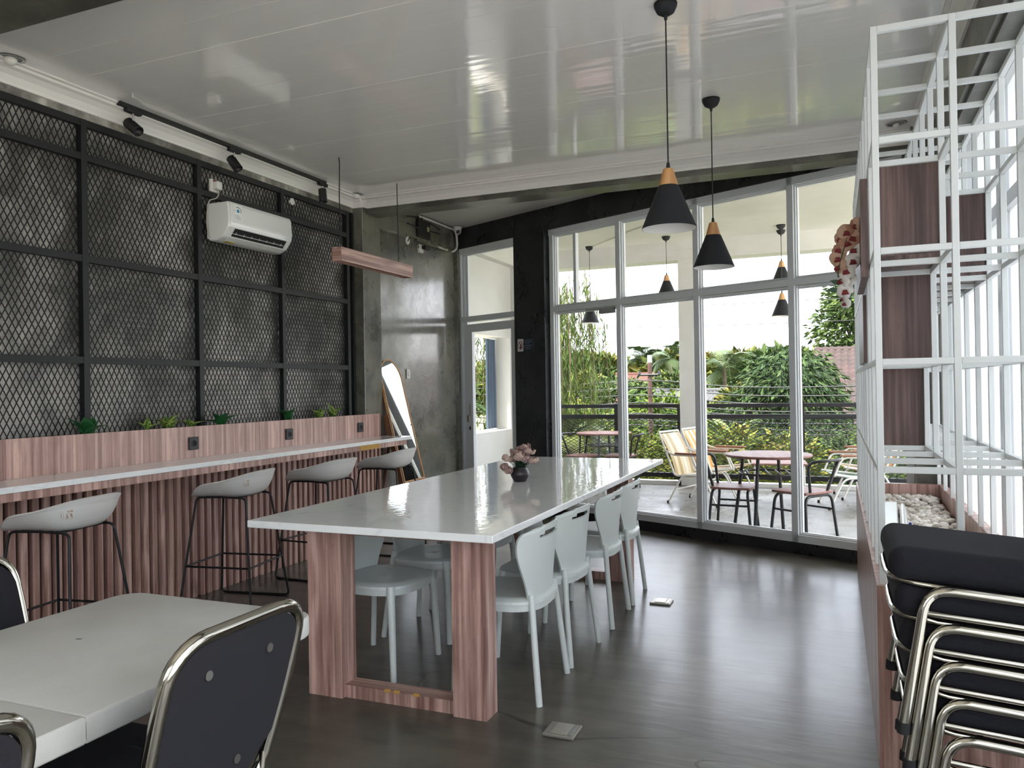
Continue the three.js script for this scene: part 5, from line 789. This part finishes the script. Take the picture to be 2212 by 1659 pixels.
// houses: tiled roofs with rows of tiles
const tileMat = S({ map: tex(256, 256, (u, v) => { const t = fbm(u, v, 24, 24, 3, 651); return mixc(rgb(30, 21, 20), rgb(58, 39, 36), t); }), roughness: 0.8 }), tileRed = S({ map: tex(256, 256, (u, v) => mixc(rgb(60, 31, 24), rgb(84, 45, 34), fbm(u, v, 24, 24, 3, 661))), roughness: 0.85 }), greyRoof = S({ color: 0x393b3c, roughness: 0.8 }), cream = S({ color: 0x57524a, roughness: 0.9 });
function tiledSlope(w, l, cols, rows) { return sheet((u, v) => { const a = Math.abs(Math.sin(u * cols * Math.PI)), row = (v * rows) % 1; return V((u - 0.5) * w, 0.05 * a + 0.05 * (1 - row), -v * l); }, Math.min(cols * 4, 160), rows * 3, 0.02); }
function house(label, pos, turn, w, d, hWall, pitch, mat, wallMat, cols, rows) {
  const g = thing('house', label, 'house', pos, turn), sl = Math.hypot(d / 2, pitch), ang = Math.atan2(pitch, d / 2);
  part(g, 'wall', span(-w / 2 + 0.3, w / 2 - 0.3, 0, hWall, -d / 2 + 0.3, d / 2 - 0.3), wallMat);
  const f = tiledSlope(w, sl + 0.2, cols, rows); f.rotateX(ang); f.translate(0, hWall - 0.1, d / 2 + 0.1); part(g, 'roof_slope', f, mat); const b = tiledSlope(w, sl + 0.2, Math.min(cols, 20), rows >> 1); b.rotateX(ang); b.rotateY(Math.PI); b.translate(0, hWall - 0.1, -d / 2 - 0.1); part(g, 'roof_slope', b, mat);
  part(g, 'ridge', cyl(0.09, 0.09, w, 0, 0, 0, 8).rotateZ(Math.PI / 2).translate(0, hWall + pitch, 0), mat);
  const tri = new THREE.Shape([new THREE.Vector2(-d / 2, 0), new THREE.Vector2(d / 2, 0), new THREE.Vector2(0, pitch)]); for (const s of [-1, 1]) { const e = new THREE.ExtrudeGeometry(tri, { depth: 0.12, bevelEnabled: false }); e.rotateY(Math.PI / 2); e.translate(s * (w / 2 - 0.42) - 0.06, hWall - 0.1, 0); part(g, 'gable', e, wallMat); }
  for (const x of [-w / 4, w / 4]) { const fr = part(g, 'window', span(x - 0.4, x + 0.4, hWall * 0.35, hWall * 0.75, d / 2 - 0.32, d / 2 - 0.26), whiteTube); part(fr, 'pane', span(x - 0.34, x + 0.34, hWall * 0.38, hWall * 0.72, d / 2 - 0.26, d / 2 - 0.25), darkHole); }
}
house('house with a steep brown tile roof at the right of the garden', [2.75, -3.8, -24.2], 0.0, 6.6, 5.6, 3.5, 2.55, tileMat, cream, 36, 22);
house('far house with an orange red tile roof left of the utility pole', [-9.6, -3.8, -40], 0.25, 2.0, 4, 4.9, 0.8, tileRed, cream, 20, 8);
house('house with a weathered red roof among the garden trees', [-8.6, -3.8, -29], 0.9, 2.6, 3.6, 3.9, 0.8, tileRed, cream, 18, 8);
house('low house with a grey sheet roof behind the white column', [-5.0, -3.8, -29], -0.3, 2.6, 3.6, 4.1, 0.8, greyRoof, cream, 18, 6);
house('pale house between the palm and the mango tree', [-3.2, -3.8, -34], 0.1, 2.6, 4, 4.2, 0.7, greyRoof, cream, 16, 6);
// utility pole and cables
{ const g = thing('utility_pole', 'rusty brown utility pole with crossarm beyond the railing', 'pole', [-3.5, -3.8, -15.87]); part(g, 'post', sweep([V(0, 0, 0), V(0, 5.6, 0)], 0.044, 10), S({ map: tex(64, 256, (u, v) => mixc(rgb(60, 38, 32), rgb(84, 62, 56), fbm(u, v, 4, 12, 3, 671))), roughness: 0.8 })); part(g, 'cap', sweep([V(0, 5.6, 0), V(0, 5.75, 0)], 0.047, 10), S({ color: 0xb8b8b6, roughness: 0.5 })); part(g, 'crossarm', sweep([V(-0.22, 5.35, 0.05), V(0.22, 5.35, 0.05)], 0.022, 6), tubeBlack); for (const x of [-0.2, 0.2]) part(g, 'insulator', cyl(0.02, 0.03, 0.07, x, 5.4, 0.05, 8), tubeBlack); }
{
  const cab = [[3.1, 2.98, -15.9], [2.72, 2.55, -15.9], [1.62, 1.5, -15.8], [1.5, 1.3, -15.85], [1.38, 1.12, -15.8], [1.2, 1.0, -15.9], [1.12, 0.9, -15.9], [0.98, 0.78, -15.85], [0.86, 0.66, -15.8], [0.72, 0.6, -15.9]];
  cab.forEach(([y0, y1, z], i) => { const pts = []; for (let k = 0; k <= 24; k++) { const t = k / 24, x = lerp(-9.5, 6, t); pts.push(V(x, lerp(y0, y1, t) - (i < 2 ? 0.15 : 0.3) * 4 * t * (1 - t) + (i > 1 ? 0.25 * Math.exp(-Math.pow((x + 3.5) / 1.2, 2)) * 0.6 : 0), z + 0.3 * t)); } single('overhead_cable', i < 2 ? 'thin overhead cable crossing the open sky' : 'black overhead cable slung along the utility pole', 'cable', sweep(pts, i < 2 ? 0.006 : 0.012, 5), black, i < 2 ? 'sky cables' : 'pole cables'); });
}
[[-8.0, -31, 4.6, Gs.mid, 'green garden tree hiding the foot of the far red roof'], [-10.4, -33, 4.9, Gs.olive, 'olive garden tree at the left of the far red roof'], [-6.2, -33, 4.8, [...Gs.mid, Gs.olive[0]], 'mixed green garden tree right of the utility pole'], [-4.6, -23, 4.0, Gs.bright, 'bright garden tree below the utility pole crossarm'], [-2.0, -29, 4.7, Gs.gold, 'golden green garden tree beside the coconut palm'], [-5.6, -19, 3.7, Gs.bright, 'bright leafy tree beneath the weathered red roof'], [-1.9, -20.5, 3.9, [...Gs.mid, Gs.lime[0]], 'light green tree left of the mango tree'], [-7.4, -21, 4.0, Gs.lime, 'lime green tree behind the weeping tree']].forEach(([x, z, h, cols, label], i) => tree('garden_tree', label, [x, z], [[0, h, 0, 1.3, 0.9], [1.2, h - 0.5, 0, 1.1, 0.8], [-1.1, h - 0.6, 0.2, 1.1, 0.8], [0, h - 1.0, 0.4, 1.5, 0.9]], 6500, 0.22, 0.11, cols, 1400 + i * 17, 0.2));
single('ceiling_conduit', 'thin white conduit across the terrace ceiling between the pendants', 'conduit', sweep([V(-3.09, 3.24, -10.4), V(-2.3, 3.24, -9.5), V(-1.6, 3.24, -8.8)], 0.009, 6), whiteTube);

scene.traverse((o) => { if (o.isMesh) { o.castShadow = true; o.receiveShadow = true; } });
renderer.render(scene, camera);
